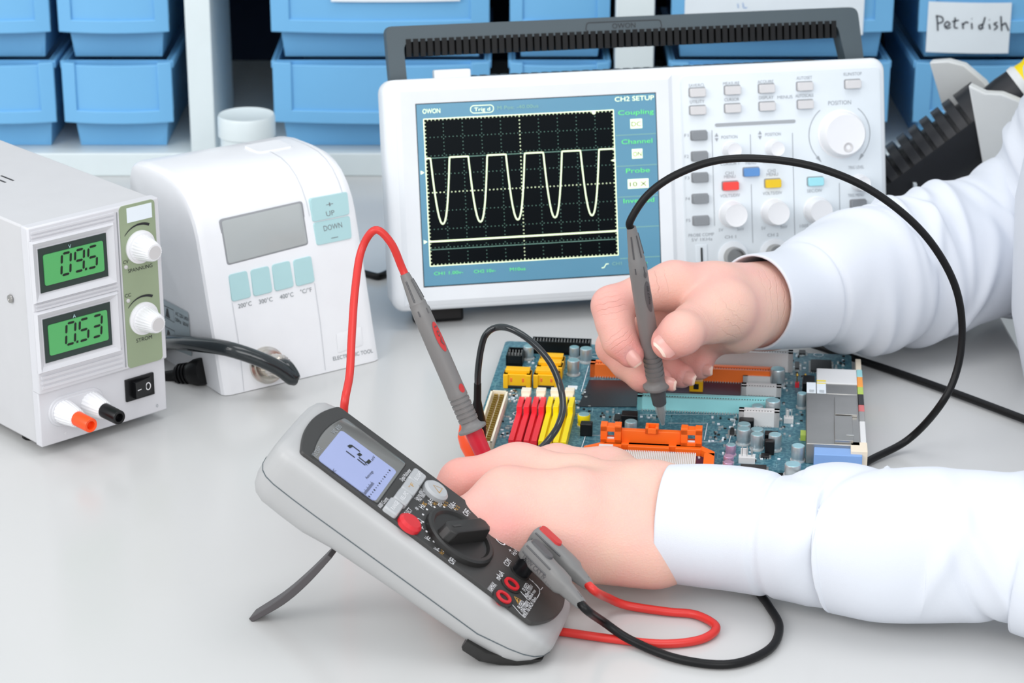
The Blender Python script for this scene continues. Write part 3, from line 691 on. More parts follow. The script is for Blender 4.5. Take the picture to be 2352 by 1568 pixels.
    s.add([(gx1, yy - .0002, gz0 + gh * .655 - .0012), (gx1 - .003, yy - .0002, gz0 + gh * .655), (gx1, yy - .0002, gz0 + gh * .655 + .0012)], [(0, 1, 2)], 'scr_trace')
    s.prism(circle(gx0 + gw * .895, gz1 - .001, .0013, 12), 1, yy, yy - .0003, 'scr_trace')
    for fz in (.225, .395, .565, .735, .905):
        q4(gx1 + .001, z1 - sh * fz - .0003, x1 - .001, z1 - sh * fz + .0001, yy, 'scr_dot')
    mx = (gx1 + x1) / 2 + .0005; fs = sh * .026
    def T(tx, x, fz, mt, wd, c=True, hgt=None): s.text(tx, (x, yy - .0004, z1 - sh * fz), hgt or fs, X, Z, mt, width=wd, center=c)
    T('OWON', x0 + sw * .028, .055, 'scr_trace', sw * .072, False); T('M Pos: -40.00us', x0 + sw * .335, .052, 'scr_dot', sw * .17, False, fs * .75)
    T('Trig d', x0 + sw * .24, .055, 'scr_trace', sw * .065, False, fs * .75); cx, cz = x0 + sw * .272, z1 - sh * .045
    rp = rrect(cx, cz, sw * .095, sh * .04, sh * .019, 5); s.ribbon([(p[0], yy - .0003, p[1]) for p in rp + rp[:1]], .0004, -Y_, 'scr_trace')
    T('CH2 SETUP', x1 - sw * .175, .04, 'scr_trace', sw * .165, False)
    for tx, fz, wd in (('Coupling', .115, .15), ('Channel', .275, .13), ('Probe', .435, .10), ('Inverted', .600, .13)): T(tx, mx, fz, 'scr_green', sw * wd)
    for tx, fz, wd in (('DC', .180, .045), ('ON', .345, .040), ('10 X', .510, .08)):
        q4(mx - sw * wd * .55, z1 - sh * (fz + .012), mx + sw * wd * .55, z1 - sh * (fz - .04), yy - .0001, 'scr_trace'); T(tx, mx, fz, 'scr_black', sw * wd * .9)
    T('CH1 1.00v-', x0 + sw * .045, .935, 'scr_green', sw * .12, False, fs * .7); T('CH2 10v-', x0 + sw * .21, .937, 'scr_green', sw * .09, False, fs * .7); T('M10us', x0 + sw * .36, .937, 'scr_green', sw * .065, False, fs * .7)
    T('CH1', x0 + sw * .79, .94, 'scr_dot', sw * .04, False, fs * .7); T('0.00mv', x0 + sw * .87, .945, 'scr_green', sw * .07, False, fs * .7)
    s.ribbon([(x0 + sw * .745, yy - .0003, z1 - sh * .95), (x0 + sw * .755, yy - .0003, z1 - sh * .95), (x0 + sw * .765, yy - .0003, z1 - sh * .93), (x0 + sw * .775, yy - .0003, z1 - sh * .93)], .0005, -Y_, 'scr_trace')
    s.build('screen', t, label='blue and black lit screen showing a pulsed trace')
    # control panel
    px = lambda zx, zy: at(1540 + zx * .3189, 120 + zy * .3189)
    pl = MB(); a0 = px(80, 700); xL = a0[0]; xR = px(1520, 500)[0]; pl.prism(rrect((xL + xR) / 2, HT / 2, xR - xL, HT - .012, .004), 1, .001, -.0006, 'osc_panel', .0004)
    a1 = px(75, 200); 
    pl.build('control_panel', t)
    F = -.0006; G = -.0008
    def key(zx, zy, w_, h_, mt, lab):
        c = px(zx, zy); kk_ = MB().prism(rrect(c[0], c[2], w_, h_, .0009, 3), 1, F, F - .0028, mt, .0005).build('key', t, label=lab)
        MB().prism(rrect(c[0] - .0003, c[2] + .0003, w_ + .0009, h_ + .0009, .0011, 3), 1, F + .0003, F - .0002, 'groove').build('key_surround', kk_)
    kw, kh = .0108, .0056
    for zx, zy, nm in ((192, 290, 'SAVE'), (445, 274, 'MEASURE'), (690, 262, 'ACQUIRE'), (965, 246, 'AUTOSET'), (195, 418, 'UTILITY'), (446, 404, 'CURSOR'), (694, 390, 'DISPLAY'), (969, 376, 'AUTOSCALE'), (1310, 230, 'RUN/STOP')): key(zx, zy, kw, kh, 'osc_key', 'pale grey %s key' % nm)
    for k, (zx, zy) in enumerate(((203, 600), (208, 750), (211, 903), (213, 1055), (218, 1213))): key(zx, zy, kw, kh * 1.05, 'osc_key_dark', 'dark grey F%d key' % (k + 1))
    key(1350, 1093, kw, kh, 'osc_key_dark', 'dark grey trigger menu key'); key(1350, 1205, kw, kh, 'osc_key_dark', 'dark grey trigger key')
    key(430, 962, kw, kh, 'key_red', 'red CH1 MENU key'); key(735, 944, kw, kh, 'key_yellow', 'yellow CH2 MENU key'); key(580, 862, kw, kh, 'key_blue', 'blue MENU key'); key(1042, 930, kw, kh, 'key_cyan', 'cyan horizontal MENU key')
    def knob(zx, zy, r_, dpt, dim=False, lab='white round knob'):
        c = px(zx, zy); k = MB(); k.lathe([(0, r_ * 1.06), (.0006, r_ * 1.06), (.0008, r_), (dpt * .8, r_ * .94), (dpt, r_ * .86), (dpt - .0003, r_ * .7), (dpt - .0003, 0)], (c[0], F, c[2]), -Y_, 'knob_white', 40)
        if dim: k.lathe([(dpt - .0004, r_ * .22), (dpt + .0002, r_ * .2), (dpt - .0002, r_ * .15), (dpt - .0005, 0)], (c[0] + r_ * .1, F, c[2] - r_ * .55), -Y_, 'knob_cap', 24)
        k.build('knob', t, label=lab)
    knob(430, 700, .0055, .011, lab='small white CH1 position knob'); knob(738, 690, .0055, .011, lab='small white CH2 position knob'); knob(1355, 938, .0055, .011, lab='small white trigger level knob')
    knob(440, 1165, .0088, .012, lab='white CH1 volts knob'); knob(742, 1150, .0088, .012, lab='white CH2 volts knob'); knob(1050, 1135, .0088, .012, lab='white time base knob')
    knob(1228, 588, .0156, .010, True, 'large white position dial')
    g = MB()
    def T2(tx, zx0, zy, zx1, h_=24, mt='print_light_grey'):
        A = px(zx0, zy); B = px(zx1, zy - (zx1 - zx0) * .06); g.text(tx, (A[0], G, (A[2] + B[2]) / 2), h_ * .3189 / 3500 * 1.0, X, Z, mt, width=B[0] - A[0])
    for tx, a_, z_, b_ in (('SAVE/RCL', 130, 252, 245), ('MEASURE', 377, 238, 495), ('ACQUIRE', 625, 226, 740), ('AUTOSET', 905, 198, 1018), ('RUN/STOP', 1245, 170, 1375), ('UTILITY', 138, 370, 243), ('CURSOR', 386, 354, 493), ('DISPLAY', 635, 340, 740), ('AUTOSCALE', 898, 326, 1028), ('MENUS', 768, 336, 876), ('POSITION', 365, 624, 480), ('POSITION', 680, 604, 792), ('CURSOR 1', 358, 816, 492), ('MENU', 540, 808, 616), ('CURSOR 2', 662, 800, 780), ('CH1', 392, 882, 452), ('MENU', 384, 908, 466), ('CH2', 697, 865, 756), ('MENU', 690, 892, 772), ('VOLTS/DIV', 356, 1046, 498), ('VOLTS/DIV', 662, 1028, 802), ('HORIZON', 985, 836, 1096), ('SEC/DIV', 982, 1010, 1090), ('TRIG LEVEL', 1278, 842, 1392), ('TRIG MENU', 1276, 1042, 1390), ('SET TO 50%', 1290, 1165, 1400), ('5V', 345, 1290, 378), ('5mV', 478, 1284, 528), ('5V', 652, 1278, 684), ('5mV', 790, 1268, 840), ('100S', 930, 1262, 992), ('5nS', 1104, 1252, 1146), ('CH 1', 390, 1342, 470), ('CH 2', 696, 1328, 776), ('EXT TRIG', 972, 1312, 1120), ('PROBE COMP', 128, 1330, 312), ('5V 1KHz', 150, 1362, 300), ('F1', 98, 610, 128), ('F2', 100, 762, 130), ('F3', 104, 916, 134), ('F4', 108, 1066, 138), ('F5', 112, 1222, 142)): T2(tx, a_, z_, b_)
    T2('POSITION', 1134, 382, 1298, 32)
    A = px(318, 527); B = px(898, 492); g.prism(rrect((A[0] + B[0]) / 2, (A[2] + B[2]) / 2, B[0] - A[0], .0022, .0011), 1, F, G - .0001, 'osc_bar')
    for p0, p1 in (((572, 590), (577, 745)), ((878, 580), (892, 1350)), ((582, 950), (588, 1372)), ((1215, 940), (1218, 1250)), ((298, 560), (314, 1250))):
        a_ = px(*p0); b_ = px(*p1); xm = (a_[0] + b_[0]) / 2; g.ribbon([(xm, G, a_[2]), (xm, G, b_[2])], .0004, -Y_, 'print_light_grey')
    c = px(1215, 590); rr = .0215
    for s0, s1 in ((R(128), R(222)), (R(52), R(-42))):
        pa = [(c[0] + rr * math.cos(q_), G, c[2] + rr * math.sin(q_)) for q_ in np.linspace(s0, s1, 18)]; g.ribbon(pa, .0005, -Y_, 'print_light_grey'); e_ = np.array(pa[-1]); dr = nrm(np.array(pa[-1]) - np.array(pa[-3])); sd = np.array((dr[2], 0, -dr[0]))
        g.add([e_ + sd * .0012, e_ - sd * .0012, e_ + dr * .005], [(0, 1, 2)], 'print_light_grey')
    for zx, zy in ((330, 612), (642, 596)):
        p = px(zx, zy)
        for sg in (1, -1): g.add([(p[0] - .0013, G, p[2] + sg * .0005), (p[0] + .0013, G, p[2] + sg * .0005), (p[0], G, p[2] + sg * .003)], [(0, 1, 2)], 'print_light_grey')
    g.build('lettering', t)
    for zx, zy in ((448, 1470), (748, 1450), (1050, 1440)):
        p = px(zx, zy); k = MB(); k.lathe([(0, .0105), (.001, .0104), (.0012, .0095)], (p[0], F, p[2]), -Y_, 'osc_white', 36); k.lathe([(.001, .0068), (.010, .0066), (.010, .0055), (.006, .0055), (.006, 0)], (p[0], F, p[2]), -Y_, 'steel', 32); k.build('signal_socket', t, label='round metal signal socket')
    p = px(222, 1490); MB().box((p[0] - .004, F - .0006, p[2] - .010), (p[0] + .004, F, p[2] + .010), 'osc_panel').box((p[0] - .0006, F - .0015, p[2] - .008), (p[0] + .0006, F, p[2] + .008), 'black_plastic').build('probe_terminal', t, bevel=.0003)
osc()

# ================================================================== motherboard
def board():
    a = -0.115; W, D = 0.2222, 0.190; th = .0016; zt = 0.0065
    u = np.array([math.cos(a), math.sin(a), 0]); v = np.array([-u[1], u[0], 0])
    fr = Fr((-0.02591, 1.26600, zt), u, v, Z)
    t = thing('motherboard', 'teal computer motherboard with coloured slots and an orange bracket on the desk', 'circuit board', fr)
    at = lambda x, y, z=0.0: fr.at(x, y, 2, z)
    MB().prism(rrect(W / 2, D / 2, W, D, .003), 2, -th, 0, 'pcb_teal').build('circuit_board', t)
    for x_, y_ in ((.01, .01), (W - .01, .01), (.01, D - .01), (W - .01, D - .01), (W / 2, .01), (W / 2, D - .01)): MB().lathe([(-zt + .0001, .003), (-th, .003)], (x_, y_, 0), Z, 'smd_silver', 12).build('standoff', t)
    # printed traces and outlines
    tr = MB(); rnd = random.Random(3)
    for k in range(330):
        x, y = rnd.uniform(.004, W - .02), rnd.uniform(.004, D - .006); p = [(x, y)]
        for j in range(rnd.randint(1, 3)):
            if rnd.random() < .5: x = min(W - .006, max(.003, x + rnd.uniform(-.016, .016)))
            else: y = min(D - .003, max(.003, y + rnd.uniform(-.014, .014)))
            p.append((x, y))
        for (x0, y0), (x1, y1) in zip(p, p[1:]):
            if abs(x1 - x0) + abs(y1 - y0) > 1e-4: tr.ribbon([(x0, y0, .00012), (x1, y1, .00012)], rnd.choice((.0002, .0003)), Z, 'pcb_trace')
    for cx, cy, r_ in ((1140, 903, .0032), (1368, 817, .003), (1880, 815, .003), (1190, 950, .003), (1188, 968, .003)):
        c = at(cx, cy); tr.ribbon([(c[0] + r_ * math.cos(q), c[1] + r_ * math.sin(q), .00015) for q in np.linspace(0, 2 * math.pi, 25)], .0006, Z, 'paper')
    q = [at(1462, 950), at(1690, 950), at(1690, 1062), at(1640, 1062)]; 
    for p0, p1 in (((1470, 952), (1692, 952)), ((1692, 952), (1660, 1068)), ((1535, 972), (1625, 972)), ((1625, 972), (1618, 1010)), ((1345, 1000), (1380, 1000)), ((1345, 1000), (1332, 1040)), ((1352, 840), (1335, 900)), ((1610, 1015), (1658, 1015))):
        A, B = at(*p0), at(*p1); tr.ribbon([(A[0], A[1], .00016), (B[0], B[1], .00016)], .0004, Z, 'paper')
    c = at(1315, 890); tr.box((c[0] - .003, c[1] - .0028, 0), (c[0] + .003, c[1] + .0028, .00025), 'paper')
    tr.build('printed_traces', t, kind='stuff')
    c0 = at(1466, 905); c1 = at(1702, 878); MB().box((c0[0], c0[1] + .004, 0), (c1[0], c1[1] + .0005, .0004), 'pcb_purple').build('purple_print_area', t)
    sm = MB(); zones = [(1168, 1192, 895, 925, 26), (1150, 1185, 955, 1020, 26), (1205, 1235, 815, 850, 12), (1320, 1356, 895, 960, 24), (1380, 1425, 940, 960, 14), (1635, 1695, 958, 1000, 26), (1655, 1695, 1000, 1050, 14), (1620, 1660, 1000, 1015, 6), (1795, 1860, 855, 900, 14), (1800, 1845, 940, 1020, 14), (1820, 1852, 808, 855, 18), (1912, 1940, 808, 860, 20), (1860, 1905, 800, 815, 10), (1792, 1805, 880, 1000, 10), (1700, 1790, 1035, 1060, 12), (1470, 1520, 955, 962, 8), (1160, 1180, 880, 890, 4), (1240, 1260, 800, 812, 6)]
    for x0, x1, y0, y1, n in zones:
        for k in range(n):
            c = at(rnd.uniform(x0, x1), rnd.uniform(y0, y1)); w_, l_ = (.0008, .0005) if rnd.random() < .6 else (.0006, .0010)
            if not (0.002 < c[0] < W - .002 and 0.002 < c[1] < D - .002): continue
            mt = rnd.choice(('smd_black', 'smd_silver', 'paper', 'smd_silver')); sm.box((c[0] - w_, c[1] - l_, 0), (c[0] + w_, c[1] + l_, rnd.uniform(.0005, .0009)), mt)
    sm.build('surface_components', t, kind='stuff')
    # electrolytic capacitors
    def can(bx, by, dpx, hpx, top='cap_top', body='cap_can'):
        c = at(bx, by); s_ = pxm(fr.wor(c)); r_ = dpx / 2 / s_; h = hpx / s_ / .93
        m = MB(); m.lathe([(.0002, r_ * 1.04), (.0012, r_ * 1.04), (.0013, r_ * .9), (.0018, r_ * .9), (.0026, r_), (h - .0007, r_), (h - .0002, r_ * .95)], (c[0], c[1], 0), Z, body, 28)
        m.lathe([(h - .0003, r_ * .93), (h, r_ * .86), (h, 0)], (c[0], c[1], 0), Z, top, 28); m.lathe([(0, r_ * 1.12), (.001, r_ * 1.12)], (c[0], c[1], 0), Z, 'cap_base', 20)
        m.build('capacitor', t)
    for z in ((1785, 884, 34, 38), (1841, 936, 23, 34), (1774, 962, 34, 44), (1739, 962, 27, 32), (1708, 1002, 30, 30), (1707, 1019, 31, 36), (1738, 1012, 30, 28), (1738, 1031, 30, 36), (1779, 1033, 30, 37), (1832, 1058, 31, 36), (1820, 1092, 38, 28), (1214, 824, 24, 30), (1319, 822, 23, 26), (1346, 831, 28, 32), (1317, 860, 28, 34), (1449, 994, 29, 28)): can(*z)
    can(1678, 1046, 24, 26, body='cap_pink'); can(1673, 1064, 24, 18, 'cap_pink', 'cap_pink'); can(1672, 1078, 24, 18, 'cap_pink', 'cap_pink'); can(1341, 978, 29, 28, body='slot_yellow')
    # expansion slots (long boxes with a contact groove)
    def slot(x0, x1, ytop, ybot, mt, dep, lab, front=None, dots=True):
        A = at(x0, ybot); B = at(x1, ybot); s_ = pxm(fr.wor((A + B) / 2)); h = (ybot - ytop) / s_ * .86; y0 = (A[1] + B[1]) / 2
        m = MB(); m.box((A[0], y0, 0), (B[0], y0 + dep * .38, h), mt); m.box((A[0], y0 + dep * .62, 0), (B[0], y0 + dep, h), mt); m.box((A[0], y0 + .0002, 0), (B[0], y0 + dep - .0002, h - .0035), mt); m.box((A[0], y0, 0), (A[0] + .003, y0 + dep, h), mt); m.box((B[0] - .003, y0, 0), (B[0], y0 + dep, h), mt)
        o = m.build('expansion_slot', t, label=lab)
        if dots:
            d = MB(); n = int((B[0] - A[0]) / .0016)
            for k in range(2, n - 2):
                x_ = A[0] + (B[0] - A[0]) * k / n; d.box((x_ - .0003, y0 + dep * .24, h), (x_ + .0003, y0 + dep * .36, h + .00012), 'smd_black'); d.box((x_ - .0003, y0 - .0012, 0), (x_ + .0003, y0, .0009), 'smd_silver')
            d.build('slot_contacts', o, kind='stuff')
        return o
    slot(1560, 1820, 797, 850, 'slot_white', .0075, 'white expansion slot along the back')
    slot(1353, 1800, 838, 875, 'slot_orange', .0085, 'orange expansion slot')
    slot(1462, 1790, 910, 948, 'slot_cyan', .0085, 'cyan expansion slot')
    slot(1706, 1797, 860, 884, 'slot_white', .007, 'short white expansion slot'); slot(1702, 1794, 884, 910, 'slot_white', .007, 'short white expansion slot'); slot(1696, 1789, 938, 980, 'slot_white', .007, 'short white expansion slot')
    # dark protective film sheet lying on the board
    q = [at(1328, 935), at(1461, 935), at(1466, 890), at(1520, 876), at(1353, 874)]
    MB().add([(p[0], p[1], .0006) for p in q] + [(p[0], p[1], .0002) for p in q], [(0, 1, 2, 3, 4), (5, 6, 7, 8, 9)] + [(i, (i + 1) % 5, 5 + (i + 1) % 5, 5 + i) for i in range(5)], 'film_black').build('black_film', t)
    # memory slots
    for cx, mt, nm in ((1207, 'slot_red', 'red'), (1241, 'slot_red', 'red'), (1274, 'slot_yellow', 'yellow'), (1307, 'slot_yellow', 'yellow')):
        A = at(cx, 948); s_ = pxm(fr.wor(A)); hw = 14.5 / s_; L_ = .075 if True else 0; y1 = A[1]; y0 = .012; h = .0085; m = MB()
        m.box((A[0] - hw, y0, 0), (A[0] - hw * .18, y1, h * .75), mt); m.box((A[0] + hw * .18, y0, 0), (A[0] + hw, y1, h * .75), mt); m.box((A[0] - hw * .9, y0, 0), (A[0] + hw * .9, y1, h * .35), mt)
        for sg in (-1, 1): m.box((A[0] + sg * hw * .55 - hw * .42, y1 - .016, 0), (A[0] + sg * hw * .55 + hw * .42, y1, h * 1.25), mt)
        o = m.build('memory_slot', t, label='%s memory slot' % nm, bevel=.0003)
        m = MB(); m.box((A[0] - hw * .62, y1 - .001, 0), (A[0] + hw * .62, y1 + .0055, h * 1.35), 'latch_cream'); m.box((A[0] - hw * .75, y1 + .002, h * 1.2), (A[0] + hw * .75, y1 + .0075, h * 1.6), 'latch_cream'); m.box((A[0] - .0008, y1 - .0013, h * .75), (A[0] + .0008, y1 - .0008, h * 1.05), 'smd_black'); m.build('latch', o, bevel=.0003, label='cream latch')
        m = MB(); m.box((A[0] - hw * .16, y1 - .012, h * .36), (A[0] + hw * .16, y1 - .004, h * .9), 'smd_silver'); m.build('contact_clip', o)
    # yellow connectors
    for x0, x1, yt, yb in ((1156, 1220, 848, 890), (1225, 1285, 850, 890), (1232, 1292, 832, 868), (1238, 1296, 820, 848)):
        A = at(x0, yb); B = at(x1, yb); s_ = pxm(fr.wor(A)); h = (yb - yt) / s_ * .80; y0 = A[1]; m = MB()
        m.box((A[0], y0, .0012), (B[0], y0 + .0085, h), 'sata_yellow'); m.box((A[0], y0 - .0012, 0), (A[0] + .003, y0 + .009, h), 'sata_yellow'); m.box((B[0] - .003, y0 - .0012, 0), (B[0], y0 + .009, h), 'sata_yellow')
        m.box((A[0] + .001, y0 + .002, h), (B[0] - .001, y0 + .0085, h + .0022), 'sata_yellow')
        m.box((A[0] + .0042, y0 - .0002, .004), (A[0] + .0056, y0 + .001, h * .75), 'slot_orange'); m.box((B[0] - .0056, y0 - .0002, .004), (B[0] - .0042, y0 + .001, h * .75), 'slot_orange'); m.box((A[0] + .003, y0 - .0008, 0), (B[0] - .003, y0 + .001, .0018), 'smd_black')
        m.build('drive_connector', t, label='yellow drive connector', bevel=.0003)
    # small yellow jumper block
    A = at(1583, 900); B = at(1614, 900); m = MB(); m.box((A[0], A[1], 0), (B[0], A[1] + .006, .007), 'sata_yellow'); m.box((A[0] + .0025, A[1] - .0003, .002), (B[0] - .0025, A[1] + .001, .0055), 'smd_black'); m.build('jumper_block', t, label='small yellow connector', bevel=.0003)
    # pin headers at the back
    def header(x0, x1, yb, hpx, dep, n, nm='pin_header', mt='black_plastic', pm='smd_silver', wl=.0009):
        A = at(x0, yb); B = at(x1, yb); s_ = pxm(fr.wor(A)); h = hpx / s_ * .95; y0 = A[1]; m = MB(); xa, xb = A[0], B[0]
        m.box((xa, y0, 0), (xb, y0 + wl, h), mt); m.box((xa, y0 + dep - wl, 0), (xb, y0 + dep, h), mt); m.box((xa, y0, 0), (xa + wl, y0 + dep, h), mt); m.box((xb - wl, y0, 0), (xb, y0 + dep, h), mt); m.box((xa, y0, 0), (xb, y0 + dep, .002), mt)
        o = m.build(nm, t); p = MB()
        for k in range(n):
            x_ = xa + (xb - xa) * (k + .7) / (n + .4)
            for yy in (.33, .67): p.box((x_ - .0003, y0 + dep * yy - .0003, .002), (x_ + .0003, y0 + dep * yy + .0003, h + .0002), pm)
        p.build('pins', o); return o
    header(1221, 1357, 812, 32, .009, 19); header(1162, 1200, 840, 26, .016, 5)
    A = at(1118, 1000)   # power connector along the left edge
    s_ = pxm(fr.wor(A)); xa = at(1124, 985)[0]; ya, yb = at(1124, 1050)[1], at(1135, 922)[1]; m = MB(); hh = .0075; ya = max(ya, .004)
    wdt = .0105; xa = .0035
    for p in ((xa, ya, xa + .0012, yb), (xa + wdt - .0012, ya, xa + wdt, yb), (xa, ya, xa + wdt, ya + .0012), (xa, yb - .0012, xa + wdt, yb)): m.box((p[0], p[1], 0), (p[2], p[3], hh), 'latch_cream')
    m.box((xa, ya, 0), (xa + wdt, yb, .0025), 'latch_cream'); o = m.build('power_connector', t, label='long cream power connector'); p = MB(); n = 22
    for k in range(n):
        y_ = ya + (yb - ya) * (k + .8) / (n + .6)
        for xx in (.33, .67): p.box((xa + wdt * xx - .0011, y_ - .0008, .002), (xa + wdt * xx + .0011, y_ + .0008, .006), 'gold')
    p.build('pins', o, label='gold pins')
    # black chokes / blocks
    for x0, x1, yt, yb in ((1332, 1360, 962, 1002), (1426, 1464, 942, 980), (1697, 1731, 956, 985), (1755, 1786, 985, 1026), (1756, 1778, 1000, 1045)):
        A = at(x0, yb); B = at(x1, yb); s_ = pxm(fr.wor(A)); h = (yb - yt) / s_ * .78; MB().box((A[0], A[1], 0), (B[0], A[1] + (B[0] - A[0]) * .8, h), 'black_plastic').build('choke', t, bevel=.0006, label='square black choke')
    def chip(x0, x1, y0, y1, leads=True):
        A = at(x0, y1); B = at(x1, y1); C = at(x0, y0); m = MB().box((A[0], A[1], .0003), (B[0], C[1], .0016), 'smd_black'); o = m.build('chip', t, bevel=.0002)
        if leads:
            p = MB(); n = max(3, int((B[0] - A[0]) / .0012))
            for k in range(n):
                x_ = A[0] + (B[0] - A[0]) * (k + .5) / n
                for y_, sg in ((A[1], -1), (C[1], 1)): p.box((x_ - .00025, min(y_, y_ + sg * .0012), 0), (x_ + .00025, max(y_, y_ + sg * .0012), .0006), 'smd_silver')
            n = max(2, int((C[1] - A[1]) / .0012))
            for k in range(n):
                y_ = A[1] + (C[1] - A[1]) * (k + .5) / n
                for x_, sg in ((A[0], -1), (B[0], 1)): p.box((min(x_, x_ + sg * .0012), y_ - .00025, 0), (max(x_, x_ + sg * .0012), y_ + .00025, .0006), 'smd_silver')
            p.build('leads', o, kind='stuff')
    chip(1862, 1910, 830, 855); chip(1748, 1766, 1045, 1053); chip(1835, 1850, 808, 816); chip(1676, 1686, 988, 1000); chip(1826, 1836, 835, 850); chip(1410, 1425, 955, 968); chip(1700, 1760, 1070, 1085)
    # white three pin headers
    for x0, x1, yb, hp in ((1696, 1734, 1064, 26), (1800, 1822, 972, 22)):
        A = at(x0, yb); B = at(x1, yb); s_ = pxm(fr.wor(A)); m = MB(); m.box((A[0], A[1], 0), (B[0], A[1] + .005, hp / s_ * .55), 'slot_white'); m.box((A[0] + .001, A[1] + .005, 0), (A[0] + (B[0] - A[0]) * .55, A[1] + .0062, hp / s_ * 1.1), 'slot_white')
        for k in range(3): x_ = A[0] + (B[0] - A[0]) * (k + .7) / 3.4; m.box((x_ - .0003, A[1] + .0022, 0), (x_ + .0003, A[1] + .0028, hp / s_ * 1.45), 'smd_silver')
        m.build('fan_header', t, label='small white fan header')
    m = MB(); A = at(1826, 890); m.box((A[0], A[1], 0), (A[0] + .0025, A[1] + .003, .003), 'slot_red')
    for dx in (.001, .006): m.tube([(A[0] + dx, A[1] + .001, 0), (A[0] + dx, A[1] + .001, .009)], .0004, 'gold', 6); m.lathe([(.007, .0004), (.008, .0011), (.0092, .0004)], (A[0] + dx, A[1] + .001, 0), Z, 'gold', 8)
    m.build('jumper_pins', t)
    m = MB(); A = at(1838, 1012); m.box((A[0], A[1], 0), (A[0] + .003, A[1] + .008, .0035), 'port_green'); m.build('green_socket', t)
    # input and output connectors on the right edge
    def conn(name, x0, x1, ybf, ybb, h, mt, lab, x1abs=None, bev=.0004):
        A = at(x0, ybf); Bk = at(x0, ybb); B = at(x1, ybf); xb = x1abs if x1abs is not None else B[0]
        return MB().box((A[0], A[1], 0), (xb, Bk[1] - .0003, h), mt).build(name, t, bevel=bev, label=lab), (A[0], A[1], xb, Bk[1])
    xe = W + .0015
    conn('audio_block', 1842, 1870, 914, 895, .010, 'black_plastic', 'black audio connector body')
    conn('port_housing', 1874, 1950, 922, 888, .0125, 'slot_white', 'white port housing', xe)
    o, b = conn('port_housing', 1874, 1950, 945, 922, .012, 'steel', 'steel port housing with yellow and white labels', xe)
    m = MB()
    p = at(1850, 925); m.box((b[0] - .006, b[1] - .001, .0121), (b[0] - .0005, b[3], .0124), 'paper'); m.box((b[0], b[1] - .001, .0121), (b[0] + .0055, b[3] - .0015, .0124), 'paper'); m.box((b[0], b[3] - .0015, .0121), (b[0] + .0055, b[3], .0124), 'slot_yellow'); m.box((b[0], b[3] + .002, .0126), (b[0] + .0055, b[3] + .0035, .0128), 'slot_yellow')
    for k in range(4):
        for xx in (-.0045, .0015): m.box((b[0] + xx, b[1] + .0002 + k * .0011, .0124), (b[0] + xx + .003, b[1] + .0006 + k * .0011, .01245), 'print_grey')
    m.build('printed_label', o)
    o, b = conn('port_housing', 1850, 1950, 1064, 946, .0125, 'steel', 'brushed steel port housing', xe)
    m = MB(); yb_ = b[1] + (b[3] - b[1]) * .50
    m.box((b[0] + .016, b[1] + .002, .0125), (xe - .004, yb_, .0145), 'steel'); m.box((b[0] + .0165, yb_ + .003, .0125), (xe - .001, b[3] - .009, .0142), 'steel'); m.box((b[0] + .0225, b[1] + .009, .0145), (b[0] + .027, b[1] + .0098, .0149), 'smd_silver'); m.build('shield_plate', o, bevel=.0004)
    conn('display_port', 1868, 1950, 1082, 1064, .0105, 'port_blue', 'light blue display port', xe + .001)
    m = MB(); A = at(1925, 1080); 
    conn('corner_port', 1952, 1968, 1082, 1060, .0125, 'cream', 'cream port at the corner', xe + .004)
    ys = [at(1950, yy)[1] for yy in (1058, 1008, 985, 970, 945, 928, 905, 888, 850)]
    cols_ = ['slot_white', 'port_grey', 'port_pink', 'black_plastic', 'port_green', 'port_orange', 'port_cyan', 'cream']
    nm = ['white', 'grey', 'pink', 'black', 'lime green', 'orange', 'pale cyan', 'cream']
    for k, mt in enumerate(cols_):
        y0, y1 = ys[k], ys[k + 1]; MB().box((xe + .0001, y0 + .0003, .0006), (xe + .0036, y1 - .0003, .0118 if k != 7 else .008), mt).build('port_face', t, bevel=.0004, label='%s port face' % nm[k])
    # orange processor bracket
    m = MB(); s_ = 4050.
    def ob(x0, x1, yb, yt, dep, z0=0.0, hs=1.0, y_off=0.0):
        A = at(x0, yb); B = at(x1, yb); h = (yb - yt) / s_ * hs; m.box((A[0], A[1] + y_off, z0), (B[0], A[1] + y_off + dep, z0 + h), 'bracket_orange')
    yb0 = 1050
    A = at(1385, yb0); B = at(1610, yb0); y0 = A[1]; xa, xb = A[0], B[0]; y0 = (A[1] + B[1]) / 2
    zl, zh = .0062, .0135
    def X_(px_): return at(px_, yb0)[0]
    m.box((xa, y0, .0002), (X_(1426), y0 + .006, zl), 'bracket_orange'); m.box((X_(1441), y0, .0002), (X_(1536), y0 + .006, zl), 'bracket_orange'); m.box((X_(1551), y0, .0002), (xb, y0 + .006, zl), 'bracket_orange'); m.box((xa, y0 + .003, .0024), (xb, y0 + .006, zl), 'bracket_orange')
    for sg, xs_, xo in ((-1, xa, X_(1340)), (1, xb, X_(1642))):
        m.hexa([(xs_, y0, .0002), (xo, y0 - .009, .0002), (xo, y0 - .002, .0002), (xs_, y0 + .006, .0002), (xs_, y0, zl), (xo, y0 - .009, zl), (xo, y0 - .002, zl), (xs_, y0 + .006, zl)], 'bracket_orange')
        m.box((min(xo, xo - sg * .006), y0 - .030, .0002), (max(xo, xo - sg * .006), y0 - .004, zl), 'bracket_orange')
    yb1 = y0 + .004
